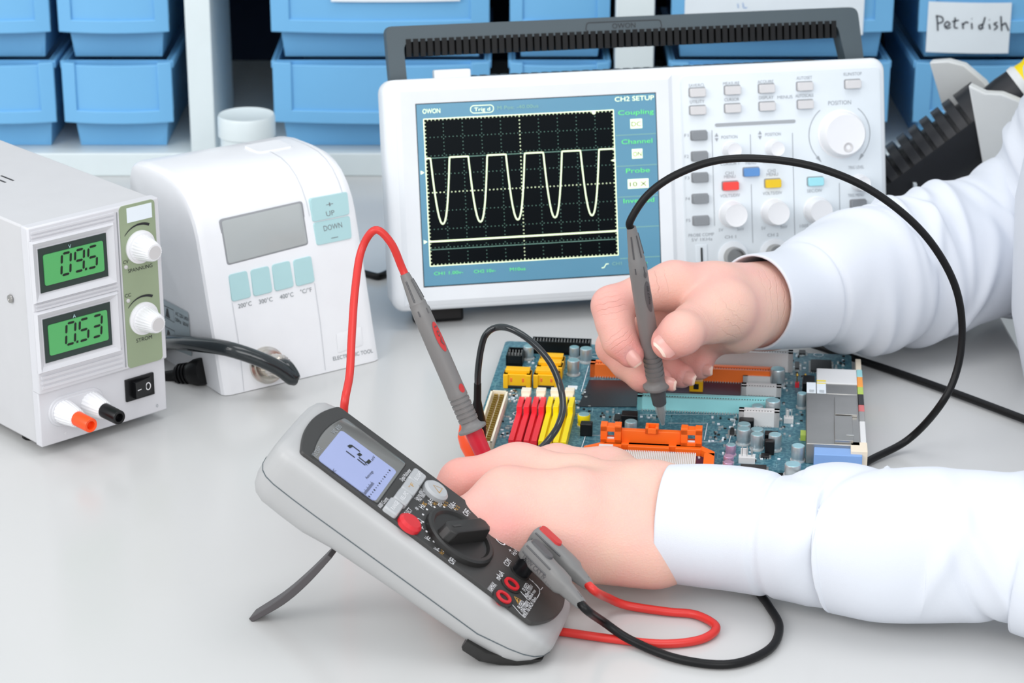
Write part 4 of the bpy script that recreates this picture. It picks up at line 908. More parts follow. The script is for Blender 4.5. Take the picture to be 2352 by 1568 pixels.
    def tower(x0, x1, zt_, hole=True, d=.0065):
        if hole:
            w_ = x1 - x0; m.box((x0, yb1, zl - .001), (x0 + w_ * .33, yb1 + d, zt_), 'bracket_orange'); m.box((x1 - w_ * .33, yb1, zl - .001), (x1, yb1 + d, zt_), 'bracket_orange'); m.box((x0, yb1, zl - .001), (x1, yb1 + d, zl + .0022), 'bracket_orange'); m.box((x0, yb1, zt_ - .004), (x1, yb1 + d, zt_ - .0008), 'bracket_orange')
            m.box((x0 + w_ * .30, yb1 + .001, zl), (x0 + w_ * .70, yb1 + .0016, zl + .0032), 'paper')
        else: m.box((x0, yb1, zl - .001), (x1, yb1 + d, zt_), 'bracket_orange')
    tower(X_(1376), X_(1424), zh + .0035); tower(X_(1562), X_(1611), zh + .0035)
    m.box((X_(1424), yb1 + .002, zl - .001), (X_(1562), yb1 + .006, zh), 'bracket_orange')
    m.box((X_(1480), yb1 + .0005, zh - .001), (X_(1487), yb1 + .0065, zh + .0032), 'bracket_orange'); m.box((X_(1503), yb1 + .0005, zh - .001), (X_(1510), yb1 + .0065, zh + .0032), 'bracket_orange'); m.box((X_(1480), yb1 + .0055, zh - .001), (X_(1510), yb1 + .0065, zh + .0036), 'bracket_orange'); m.box((X_(1480), yb1 + .0005, zh - .001), (X_(1510), yb1 + .0015, zh + .0024), 'bracket_orange')
    br = m.build('processor_bracket', t, bevel=.0006, label='orange plastic processor bracket')
    m = MB(); xa2, xb2 = X_(1352), X_(1632); m.box((xa2, y0 - .012, .0002), (xb2, y0 - .0005, .0022), 'pcb_purple')
    for k in range(26):
        x_ = xa2 + (xb2 - xa2) * rnd.random(); y_ = y0 - .001 - .004 * rnd.random(); m.box((x_ - .0006, y_ - .0004, .0022), (x_ + .0006, y_ + .0004, .003), rnd.choice(('smd_silver', 'gold', 'paper')))
    m.build('purple_daughter_board', t)
    m = MB(); x0, x1 = X_(1384), X_(1600); m.box((x0, y0 - .030, .001), (x1, y0 - .006, .0058), 'cream')
    n = 52
    for k in range(n): x_ = x0 + (x1 - x0) * (k + .5) / n; m.box((x_ - .0003, y0 - .030, .0058), (x_ + .0003, y0 - .006, .0066), 'slot_white')
    m.box((x0 - .002, y0 - .012, .002), (x0 + .006, y0 - .0035, .0085), 'slot_white'); m.build('ribbed_socket', t, label='cream ribbed processor socket')
    return fr, t
BF, BT = board()

# ================================================================== multimeter
def meter():
    K = 0.907
    L = nrm((0.80187691, -0.19692589, -0.56410426)); Wv = nrm((0.238460098, 0.971152295, 0.0)); Wv = nrm(Wv - L * (Wv @ L)); N = np.cross(L, Wv)
    o = C0 + K * (np.array([-0.10992, 1.15348, 0.05547]) - C0)
    fr = Fr(o, L, Wv, N)
    t = thing('digital_multimeter', 'light grey handheld multimeter propped on its rear stand in the foreground', 'multimeter', fr)
    at = lambda x, y, n=0.0: fr.at(x, y, 2, n)
    wc = .0323 * K
    st = [(-.0150, .020, -.027, -.010), (-.0142, .028, -.0325, -.0055), (-.0120, .0335, -.0375, -.0022), (-.0085, .0368, -.0408, -.0004), (-.003, .0385, -.0425, .0004), (.010, .0392, -.0428, .0006), (.024, .0392, -.0428, .0004), (.032, .0390, -.0415, .0004), (.042, .0388, -.0398, .0003), (.07, .0382, -.0385, .0002), (.10, .0376, -.0372, .0002), (.13, .0372, -.0358, .0), (.148, .0362, -.0325, -.0012), (.156, .0345, -.028, -.0028), (.1615, .0315, -.023, -.0048), (.1655, .0265, -.0185, -.0075), (.1675, .020, -.0155, -.010)]
    def sec(l, hw, nb, nt_, shrink=0, n=44, e=3.6):
        out = []; nc = (nb + nt_) / 2; hn = (nt_ - nb) / 2
        for k in range(n):
            q = 2 * math.pi * k / n; c_, s_ = math.cos(q), math.sin(q); ee = 7.0 if s_ > 0 else 3.4
            x = abs(c_) ** (2 / ee) * (1 if c_ >= 0 else -1); y = abs(s_) ** (2 / ee) * (1 if s_ >= 0 else -1)
            hw_ = hw * (1 - .05 * (.5 + .5 * -y)); out.append((l * K, wc + hw_ * K * x, (nc + hn * y) * K))
        return out
    S = []
    for i in range(len(st) - 1):
        for k in range(3):
            f = k / 3; S.append(tuple(a * (1 - f) + b * f for a, b in zip(st[i], st[i + 1])))
    S.append(st[-1])
    MB().loft([sec(*s) for s in S], 'meter_grey').build('shell', t, angle=60)
    # seam line round the side
    m = MB()
    def seam(n_of): 
        for sg in (-1, 1):
            pts = []
            for s_ in S:
                l, hw, nb, nt_ = s_; n_ = n_of(l); nc = (nb + nt_) / 2; hn = (nt_ - nb) / 2; y = max(-.98, min(.98, (n_ - nc) / hn)); ee = 7.0 if y > 0 else 3.4
                x = (1 - abs(y) ** ee) ** (1 / ee); hw_ = hw * (1 - .05 * (.5 - .5 * y)); pts.append((l * K, wc + sg * (hw_ * x * K + .00005), n_ * K))
            m.tube(pts, .00028, 'osc_grey', 6)
    seam(lambda l: -.0215 + .0 * l if l < .13 else -.0215 + (l - .13) * .20)
    m.build('shell_seam', t)
    # black rubber foot under the lower back
    m = MB(); R_ = []
    for l, nb, nt_ in ((.128, -.0362, -.0290), (.1295, -.0385, -.0285), (.14, -.0378, -.0275), (.15, -.0345, -.0245), (.158, -.0295, -.0215), (.1635, -.0240, -.0185), (.1665, -.0195, -.0165)):
        hw = .0368 - max(0, (l - .14)) * .42; R_.append([(l * K, wc - hw * K, nt_ * K), (l * K, wc - hw * K * .96, (nb * .7 + nt_ * .3) * K), (l * K, wc - hw * K * .80, nb * K), (l * K, wc + hw * K * .80, nb * K), (l * K, wc + hw * K * .96, (nb * .7 + nt_ * .3) * K), (l * K, wc + hw * K, nt_ * K)])
    m.loft(R_, 'meter_black'); m.build('rubber_foot', t, angle=50, label='black rubber foot')
    # dark face plate with curved ends
    def arcpoly(l0, l1, w0, w1, b0, b1, r=.003):
        pts = []; n = 12
        for k in range(n + 1):
            f = k / n; pts.append((l0 - b0 * (1 - (2 * f - 1) ** 2) , w0 + (w1 - w0) * f))
        for k in range(n + 1):
            f = 1 - k / n; pts.append((l1 + b1 * (1 - (2 * f - 1) ** 2), w0 + (w1 - w0) * f))
        return pts
    wl, wr = .0 * K, .0645 * K
    fp = arcpoly(-.0015 * K, .149 * K, wl, wr, .0065 * K, .0115 * K)
    m = MB(); m.prism(roundpoly(fp, .002, 3), 2, -.001, .0014, 'meter_dark', .0004)
    G = .0016
    plate = m
    pm = pxm(fr.wor((.06, .03, 0)))
    def T(tx, a_, b_, h=None, mt='print_white', n=G):      # baseline from pixel a to pixel b
        A = at(a_[0], a_[1], n); B = at(b_[0], b_[1], n); e = (B - A) * np.array((1, 1, 0)); e1 = e; e2 = np.cross(Z, nrm(e1)); e2 = -e2 if e2[0] > 0 else e2
        m.text(tx, A, h or .0022, e1, e2, mt, width=np.linalg.norm(e))
    z5 = lambda x, y: (860 + x * .1913, 1060 + y * .1913)
    z6 = lambda x, y: (1100 + x * .1913, 1180 + y * .1913)
    T('Digital Multimeter', z5(340, 238), z5(445, 105)); T('6000 Counts', z5(75, 560), z5(172, 450)); T('SELECT', z5(392, 660), z5(458, 585), .0026)
    T('Low imp.400kΩ', z5(510, 462), z5(600, 350), .0020); T('MAX 1000V 3S', z5(550, 482), z5(640, 378), .0020)
    T('Hz', z5(588, 575), z5(612, 530), .003); T('%', z5(612, 540), z5(636, 510), .0025, 'print_gold'); T('μA=', z5(680, 530), z5(718, 475), .0032); T('Hz %', z5(735, 530), z5(768, 485), .0022, 'print_gold')
    T('mA=', z5(795, 545), z5(850, 475), .0032); T('Hz %', z5(855, 548), z5(888, 495), .0022, 'print_gold'); T('10A=', z5(935, 575), z5(992, 515), .0032); T('Hz %', z5(985, 592), z5(1030, 550), .0022, 'print_gold')
    T('OFF', z5(1115, 660), z5(1160, 605), .0034); T('OFF', z5(945, 1240), z5(985, 1185), .0034); T('V=', z5(660, 962), z5(692, 930), .0034); T('V~', z5(772, 1090), z5(800, 1058), .0034); T('Hz %', z5(820, 1120), z5(848, 1075), .0022, 'print_gold')
    T('Ω', z5(565, 745), z5(585, 718), .0032); T('*', z5(545, 610), z5(565, 585), .0034); T('+', z5(592, 830), z5(612, 805), .0034)
    for x, y in ((632, 570), (722, 542), (838, 542), (970, 582), (585, 632), (585, 720), (627, 835), (716, 956), (833, 1070), (1110, 658)):
        c = at(*z5(x, y), G); m.prism(circle(c[0], c[1], .0006, 10), 2, G - .0003, G, 'print_white')
    T('CE', z6(300, 390), z6(345, 330), .0062); T('+ *', z6(390, 465), z6(430, 405), .0024); T('HzVΩ', z6(435, 505), z6(490, 430), .0026); T('COM', z6(350, 635), z6(392, 570), .0032); T('mAμA', z6(248, 800), z6(305, 715), .0032); T('10AMAX', z6(155, 940), z6(218, 855), .0030)
    T('FUSED', z6(562, 935), z6(610, 855), .0024); T('600mA/1000V', z6(580, 1005), z6(655, 870), .0020); T('600mA max', z6(620, 1030), z6(688, 925), .0020)
    T('FUSED', z6(505, 1148), z6(552, 1065), .0024); T('10A/1000V', z6(540, 1190), z6(608, 1062), .0022); T('MAX 10s EACH 10min', z6(562, 1240), z6(700, 1015), .0022)
    def line(pp, mt='print_white', w=.0004): m.ribbon([at(*z6(*p), G) for p in pp], w, Z, mt)
    line([(488, 915), (580, 1020), (610, 1035)]); line([(388, 1072), (500, 1200), (545, 1240), (560, 1232)]); line([(700, 1008), (730, 950), (725, 900), (640, 800)]); line([(580, 755), (700, 860), (740, 912), (768, 880)])
    line([(425, 990), (498, 1030), (470, 1075), (425, 990)], 'print_gold', .0005); line([(458, 1018), (465, 1055)], 'print_gold', .0006)
    m.build('face_plate', t, label='dark grey face plate with white lettering')
    # screen
    z4 = lambda x, y: (680 + x * .1658, 940 + y * .1658)
    m = MB(); gp = [at(*z4(*p), .001) for p in ((215, 640), (660, 130), (1520, 760), (1110, 1320))]
    l0 = (gp[0][0] + gp[1][0]) / 2; l1 = (gp[2][0] + gp[3][0]) / 2; w0 = (gp[0][1] + gp[3][1]) / 2; w1 = (gp[1][1] + gp[2][1]) / 2
    l0 += .0005
    ol = roundpoly(arcpoly(l0, l1, w0, w1, .0035, 0), .003, 3)
    m.prism([((l0 + l1) / 2 + (x - (l0 + l1) / 2) * 1.025, (w0 + w1) / 2 + (y - (w0 + w1) / 2) * 1.03) for x, y in ol], 2, 0, .0016, 'meter_black', .0002); m.prism(ol, 2, 0, .0019, 'meter_glass', .0002)
    q = [at(*z4(*p), .001) for p in ((285, 695), (610, 315), (1395, 870), (1070, 1300))]
    a0 = (q[0][0] + q[1][0]) / 2; a1 = (q[2][0] + q[3][0]) / 2; b0 = (q[0][1] + q[3][1]) / 2; b1 = (q[1][1] + q[2][1]) / 2
    m.prism(rrect((a0 + a1) / 2, (b0 + b1) / 2, a1 - a0, b1 - b0, .0022), 2, .001, .00205, 'meter_lcd')
    g = .0022
    def seg(pts, w): m.ribbon([at(*z4(*p), g) for p in pts], w, Z, 'lcd_ink')
    # digits 1 and 2 as seven segment strokes, laid along the panel
    seg([(695, 575), (815, 665)], .0009); seg([(850, 685), (960, 772)], .0009)
    seg([(728, 520), (768, 500)], .0018); seg([(765, 490), (885, 582)], .0009); seg([(862, 636), (900, 612)], .0018); seg([(870, 662), (975, 742)], .0009); seg([(985, 742), (1028, 705)], .0018); seg([(955, 745), (990, 772)], .0006)
    def T3(tx, a_, b_, h): 
        A = at(*z4(*a_), g); B = at(*z4(*b_), g); e1 = (B - A) * np.array((1, 1, 0)); e2 = np.cross(Z, nrm(e1)); e2 = -e2 if e2[0] > 0 else e2; m.text(tx, A, h, e1, e2, 'lcd_ink', width=np.linalg.norm(e1))
    T3('mV', (1065, 712), (1105, 662), .0016); T3('DC', (520, 885), (560, 845), .0016); T3('Autorange', (985, 965), (1075, 865), .0015)
    A = at(*z4(965, 1180), g); B = at(*z4(1085, 1030), g)
    for k in range(22): p = A + (B - A) * k / 21; m.ribbon([p, p + np.array((-.0014 - (k % 5 == 0) * .0008, 0, 0))], .00025, Z, 'lcd_ink')
    A = at(*z4(1015, 1205), g); B = at(*z4(1297, 842), g)
    for k in range(13): p = A + (B - A) * k / 12; m.prism(circle(p[0], p[1], .00035 if k % 3 else .0006, 6), 2, g - .0001, g, 'lcd_ink')
    for tx, a_, b_ in (('VC 830', (535, 345), (640, 245)),): T3_ = at(*z4(*a_), g); B = at(*z4(*b_), g); e1 = (B - T3_) * np.array((1, 1, 0)); e2 = np.cross(Z, nrm(e1)); e2 = -e2 if e2[0] > 0 else e2; m.text(tx, T3_, .0024, e1, e2, 'print_light_grey', width=np.linalg.norm(e1))
    A = at(*z4(265, 665), g); B = at(*z4(370, 540), g); e1 = (B - A) * np.array((1, 1, 0)); e2 = np.cross(Z, nrm(e1)); e2 = -e2 if e2[0] > 0 else e2; m.text('VOLTCRAFT.', A, .0024, e1, e2, 'print_light_grey', width=np.linalg.norm(e1))
    m.build('display', t, label='lilac liquid crystal display reading 12')
    # four keys in a row
    for (x, y), tx, tc, s_ in (((225, 545), 'RANGE', 'print_white', 1), ((335, 430), 'REL/PC', 'print_white', 1), ((425, 310), '°F', 'print_gold', .6), ((505, 190), 'B.LIGHT', 'print_white', 1)):
        c = at(*z5(x, y), .003); k = MB(); out = roundpoly([(c[0] - .0036, c[1] - .0062), (c[0] - .0036, c[1] + .0062), (c[0] + .0040, c[1] + .0058), (c[0] + .0040, c[1] - .0058)], .0015, 3)
        k.prism(out, 2, .001, .0042, 'meter_key', .0007); k.text(tx, (c[0] + .0012, c[1] + .0002, .0043), .0022, Y_, -X, tc, width=.0090 * s_, center=True); k.build('key', t, label='grey %s key' % ('yellow marked' if tc == 'print_gold' else tx))
    c = at(*z5(735, 350), .003); k = MB(); k.prism([(c[0] + (x) , c[1] + y) for x, y in circle(0, 0, .0068, 28)], 2, .001, .0048, 'meter_key', .0012)
    k.ribbon([(c[0] + .002, c[1] - .0028, .0049), (c[0] + .002, c[1] + .0028, .0049), (c[0] - .0026, c[1], .0049), (c[0] + .002, c[1] - .0028, .0049)], .0005, Z, 'print_gold'); k.build('key', t, label='round grey key with a warning triangle')
    c = at(*z5(430, 735), .003); MB().prism(circle(c[0], c[1], .0062, 28), 2, .001, .0048, 'meter_red', .0014).build('key', t, label='round red SELECT key')
    # rotary dial
    e0 = at(*z5(612, 665), .002); e1_ = at(*z5(1440, 1185), .002); c = (e0 + e1_) / 2; c[2] = 0; c = at(*z5(1030, 900), .003); r_ = np.linalg.norm((e1_ - e0)[:2]) / 2 * .95; r_ = min(r_, .0195)
    k = MB(); k.lathe([(.0012, r_), (.0040, r_ * .985), (.0048, r_ * .93), (.0048, r_ * .84), (.0034, r_ * .78), (.0030, 0)], (c[0], c[1], 0), Z, 'meter_black', 64); dl = k.build('rotary_dial', t, label='round black rotary dial', angle=25)
    A = at(*z5(775, 905), .0075); B = at(*z5(1330, 800), .0105); d_ = nrm((B - A) * np.array((1, 1, 0))); cm = np.array((c[0], c[1], 0)); s_ = np.cross(Z, d_); hl, hw_ = r_ * .80, .0042
    def pt(a_, b_, n_): q_ = cm + d_ * a_ + s_ * b_; return (q_[0], q_[1], n_)
    k = MB(); rings = []
    for n_, kk in ((.0028, 1.12), (.0105, 1.0), (.0115, .86)): rings.append([pt(a_ * kk, b_ * kk, n_) for a_, b_ in ((-hl, -hw_ * .45), (-hl, hw_ * .45), (-hl * .86, hw_), (hl * .86, hw_), (hl, hw_ * .45), (hl, -hw_ * .45), (hl * .86, -hw_), (-hl * .86, -hw_))])
    k.loft(rings, 'meter_black'); k.ribbon([pt(-hl * .85, 0, .0117), pt(-hl * .45, 0, .0117)], .0012, Z, 'meter_dark'); k.build('dial_grip', dl, bevel=.0005)
    # sockets
    J = []
    for (x, y), mt in (((292, 1005), 'meter_red'), ((388, 848), 'meter_red'), ((500, 690), 'black_plastic'), ((590, 545), 'meter_red')):
        c = at(*z6(x, y), .002); J.append(c); k = MB(); k.lathe([(.0008, .0056), (.0021, .0055), (.0022, .0044)], (c[0], c[1], 0), Z, 'meter_black', 28); k.lathe([(.0008, .0043), (.0030, .0041), (.0030, .0026), (-.002, .0024), (-.002, 0)], (c[0], c[1], 0), Z, mt, 28); k.build('jack', t, label='black socket' if mt != 'meter_red' else 'red socket')
    # rear stand
    W0 = wc - .012; off = fr.wor((0, W0, 0))
    def sp(x, y): p_ = fr.at(x, y, 1, W0); return p_
    path = [sp(757, 1278), sp(700, 1362), sp(645, 1433), sp(578, 1497)]
    # push tip onto the desk
    tip = fr.wor(path[-1]); dz = tip[2] - .0005
    m = MB(); P_ = spline(path, 6); rings = []
    n_ = len(P_)
    for i, p_ in enumerate(P_):
        wp_ = fr.wor(p_) + np.array((0, 0, -dz * (i / (n_ - 1)) ** 1.0)); p_ = fr.loc(wp_)
        tg = nrm(P_[min(i + 1, n_ - 1)] - P_[max(i - 1, 0)]); nn_ = np.cross(tg, Y_); th_ = .0013 + .0006 * math.sin(math.pi * i / (n_ - 1)); wd = .013 * (1 - .2 * i / n_)
        rings.append([p_ + nn_ * th_, p_ - nn_ * th_, p_ - nn_ * th_ + Y_ * wd, p_ + nn_ * th_ + Y_ * wd])
    m.loft(rings, 'stand_dark'); a_ = fr.wor(P_[0]); m.build('rear_stand', t, bevel=.0004, label='dark grey fold-out stand')
    return fr, J, K
MF, JACK, MK = meter()

# ================================================================== test leads
def probe(parent, top, tip, accent, sheath, lab, clear):
    top = np.array(top); tip = np.array(tip); L = np.linalg.norm(tip - top); d = (tip - top) / L; k = L / .113; s = lambda prof: [(h * k, r) for h, r in prof]
    toc = nrm(C0 - (top + tip) / 2); side = nrm(np.cross(d, toc)); f = nrm(np.cross(side, d)); f = f if f @ toc > 0 else -f
    m = MB(); body = [(0, .0018), (.0002, .0026), (.002, .0029), (.0165, .0045), (.0168, .0048), (.0195, .0048), (.0198, .0050), (.024, .0052), (.045, .0054), (.064, .0054), (.068, .0055)]
    for j in range(6): z = .069 + j * .0027; body += [(z, .0056), (z + .0018, .0055), (z + .0019, .0049), (z + .0026, .0050)]
    body += [(.0862, .0052), (.0874, .0060), (.0884, .0080), (.0890, .0082), (.0897, .0080), (.0899, .0045)]
    m.lathe(s(body), top, d, 'lead_grey', 28)
    for q in np.linspace(-60, 60, 3):      # moulded flutes near the cable end
        e = nrm(f * math.cos(R(q)) + side * math.sin(R(q))); m.tube([top + d * .004 * k + e * .0031, top + d * .0155 * k + e * .0045], .0005, 'lead_grey_dark', 6); m.tube([top + d * .0205 * k + e * .0050, top + d * .0235 * k + e * .0052], .0004, 'lead_grey_dark', 6)
    hd = m.build('probe_handle', parent, label='grey probe handle')
    m = MB()      # oval badge
    def badge(h0, h1, w_):
        n = 20; V = []
        for j in range(n):
            a_ = 2 * math.pi * j / n; hh = (h0 + h1) / 2 * k + (h1 - h0) / 2 * k * math.cos(a_); ang = w_ / .0053 * math.sin(a_); r_ = .0056; V.append(top + d * hh + (f * math.cos(ang) + side * math.sin(ang)) * r_)
        c_ = top + d * (h0 + h1) / 2 * k + f * .0057; m.add(V + [c_], [(j, (j + 1) % n, n) for j in range(n)], accent)
    badge(.0285, .0455, .0024)
    m.text('10A' if accent != 'lead_grey_dark' else 'VOLTCRAFT', top + d * .031 * k + f * .0059 - side * .0008, .0016, d, side, 'lead_grey_dark' if accent != 'lead_grey_dark' else 'print_black', width=.012)
    badge(.0235, .0265, .0010) if accent == 'lead_grey_dark' else badge(.0640, .0690, .0019)
    m.build('badge', hd, label='red oval badge' if accent != 'lead_grey_dark' else 'dark oval badge')
    m = MB(); m.lathe(s([(.0895, .0046), (.0925, .0047), (.1000, .0041), (.1005, .0034)]) if clear else s([(.0895, .0049), (.094, .0050), (.1085, .0044), (.109, .0035)]), top, d, sheath, 24); m.build('tip_sleeve', parent, label=lab)
    if clear:
        m = MB(); m.lathe(s([(.0995, .0036), (.105, .0031), (.1125, .0011)]), top, d, 'clear_sheath', 20); m.build('clear_tip_guard', parent)
    MB().lathe(s([(.098, .0026), (.106, .0021), (.1118, .0009), (.1130, .0002)]), top, d, 'chrome', 14).build('metal_tip', parent)
    return top, -d
def plug(parent, jk, endpx, n0, accent, lab):
    # right angle plug: neck stands in the jack, body runs along the meter towards its foot
    A = np.array((jk[0], jk[1], n0)); B = MF.at(endpx[0], endpx[1], 2, n0 + .002); d = nrm(B - A); Lb = np.linalg.norm(B - A); side = nrm(np.cross(Z, d)); up = np.cross(d, side)
    m = MB(); m.lathe([(.0012, .0048), (n0 + .002, .0046)], (jk[0], jk[1], 0), Z, 'black_plastic', 24)
    rings = []
    for h, w_, t_ in ((-.0062, .0026, .0034), (-.0056, .0038, .0050), (-.003, .0046, .0056), (.004, .0048, .0056), (.012, .0047, .0053), (.016, .0052, .0052), (.021, .0052, .0048), (.0235, .0036, .0038), (.025, .0035, .0036), (Lb - .001, .0025, .0026), (Lb, .0020, .0020)):
        c_ = A + d * h; rings.append([c_ + side * (w_ * (abs(math.cos(q)) ** .6) * (1 if math.cos(q) >= 0 else -1)) + up * (t_ * (abs(math.sin(q)) ** .6) * (1 if math.sin(q) >= 0 else -1)) for q in np.linspace(0, 2 * math.pi, 24, endpoint=False)])
    m.loft(rings, 'lead_grey')
    for q in (60, 100, 140): e = side * -math.cos(R(q)) * .0034 + up * math.sin(R(q)) * .0034; m.tube([A + d * (Lb - .011) + e * .92, A + d * (Lb - .003) + e * .78], .0004, 'lead_grey_dark', 6)
    for sgn in (.0036, -.0002): m.tube([A + d * -.004 - side * .0046 + up * sgn, A + d * .013 - side * .0048 + up * sgn], .0004, 'lead_grey_dark', 6)
    m.text('1000V CAT IV 10A', A - side * .0050 + up * -.003 + d * -.002, .0026, d, up, 'lead_grey_dark', width=.021)
    p = m.build('plug', parent, angle=45, label=lab)
    m = MB(); c_ = A + d * .002 + up * .0050; out = rrect(0, 0, .0140, .0052, .0025, 5); V = [c_ + d * x + side * y for x, y in out] + [c_ + d * x * .93 + side * y * .9 + up * .0016 for x, y in out]; n = len(out)
    m.add(V, [(i, (i + 1) % n, n + (i + 1) % n, n + i) for i in range(n)] + [tuple(range(n, 2 * n))], accent); m.build('plug_inlay', p)
    return A + d * Lb, d
def lead(name, label, accent, cablemat, sheath, slab, top, tip, clear, jk, endpx, n0, mid):
    t = thing(name, label, 'test lead', MF)
    l = MF.loc
    tp, dd = probe(t, l(top), l(tip), accent, sheath, slab, clear)
    e, ed = plug(t, jk, endpx, n0, accent if accent != 'lead_grey_dark' else 'lead_grey_dark', 'grey right-angle plug')
    pts = [e - ed * .003, e + ed * .004] + [l(p) for p in mid] + [tp + dd * .004, tp - dd * .002]
    MB().tube(spline(pts, 8), .0022, cablemat, 12).build('cable', t, label='red cable' if cablemat == 'lead_red' else 'black cable')
PT = P(1523, 976, .0085); YP = PT[1]
top = PY(1450, 521, YP - .026)
w = MF.wor
mid = [P(1385, 1427, .012), P(1450, 1470, .004), P(1555, 1512, .0025), P(1675, 1525, .0025), P(1765, 1492, .0025), P(1790, 1440, .0025), P(1765, 1390, .0025), P(1738, 1350, .0025), P(1740, 1310, .0022), P(1800, 1230, .0022), P(1900, 1130, .0022), P(1985, 1064, .0024), P(2085, 1010, .008),
       PY(2160, 930, YP - .035), PY(2198, 850, YP - .03), PY(2210, 755, YP - .026), PY(2195, 660, YP - .026), PY(2148, 570, YP - .026), PY(2080, 495, YP - .026), PY(1985, 428, YP - .026), PY(1875, 384, YP - .026), PY(1760, 365, YP - .026), PY(1650, 368, YP - .026), PY(1555, 400, YP - .026), PY(1488, 447, YP - .026)]
lead('test_lead', 'black test lead whose probe is held over the motherboard and plugged into the multimeter', 'lead_grey_dark', 'black_rubber', 'lead_grey_dark', 'dark grey tip sleeve', top, PT, True, JACK[2], (1338, 1390), .0135, mid)
RT_ = P(1142, 1095, .006); YR = RT_[1]; RT_ = P(1138, 1104, .004)
ax_top = PY(929, 628, 1.235); ax_mid = PY(1110, 1042, 1.215)
RT_ = ax_top + nrm(ax_mid - ax_top) * (np.linalg.norm(ax_mid - ax_top) * 1.09)
Yt = ax_top[1]
midr = [P(1395, 1372, .012), P(1440, 1390, .004), P(1530, 1404, .0025), P(1600, 1412, .0025), P(1645, 1440, .0025), P(1610, 1468, .0025), P(1520, 1478, .0025), P(1400, 1466, .0025), P(1285, 1450, .0025), P(1180, 1440, .0025), P(1060, 1400, .0025), P(950, 1330, .003), P(850, 1200, .006) , P(800, 1060, .025),
        PY(790, 945, 1.165), PY(803, 860, 1.18), PY(808, 770, 1.20), PY(815, 670, 1.22), PY(830, 575, 1.235), PY(862, 528, Yt), PY(898, 558, Yt)]
lead('test_lead', 'red test lead with grey probe standing behind the multimeter and plugged into it', 'lead_red_accent', 'lead_red', 'red_sheath', 'red tip sleeve', ax_top, RT_, False, JACK[3], (1355, 1346), .0145, midr)

# crocodile clip leads at the front left corner of the board
def clip(label, path, neck, end, rmax, m1, cab=None):
    t = thing('crocodile_clip_lead' if cab else 'crocodile_clip', label, 'clip lead', WORLD)
    neck = np.array(neck); end = np.array(end); L = np.linalg.norm(end - neck)
    MB().lathe([(0, rmax * .40), (L * .22, rmax * .42), (L * .38, rmax * .72), (L * .52, rmax), (L * .7, rmax), (L * .88, rmax * .8), (L, rmax * .55)], neck, end - neck, m1, 28).build('insulating_boot', t)
    if cab: MB().tube(spline(cab, 8), .0019, 'cable_teal_black', 12).build('cable', t)
YC = 1.262
cab = [PY(1097, 884, YC), PY(1098, 850, YC), PY(1105, 800, YC), PY(1116, 768, YC), PY(1140, 752, YC), PY(1175, 756, YC - .005), PY(1220, 784, YC - .01), PY(1262, 830, YC - .015), PY(1286, 885, YC - .02), PY(1293, 935, YC - .03), PY(1283, 975, YC - .04), PY(1264, 1005, YC - .045), PY(1240, 1030, YC - .052), PY(1200, 1055, YC - .06), P(1150, 1075, .004)]
clip('black crocodile clip lead looping over the memory slots', None, PY(1097, 880, YC), P(1095, 1052, .004), .0052, 'black_rubber', cab)
clip('orange red crocodile clip boot behind the red test probe', None, PY(1062, 925, 1.245), PY(1098, 1062, 1.228), .0075, 'orange_plastic')

# black cable running under the right sleeve to the frame edge
pts = [P(1800, 770, .010), P(1860, 789, .004), P(1960, 822, .003), P(2060, 855, .003), P(2200, 905, .003), P(2352, 962, .003), P(2480, 1010, .003)]
tag(MB().tube(spline(pts, 6), .0024, 'black_rubber', 10).build('desk_cable'), 'straight black cable on desk leaving from under the far sleeve', 'cable')

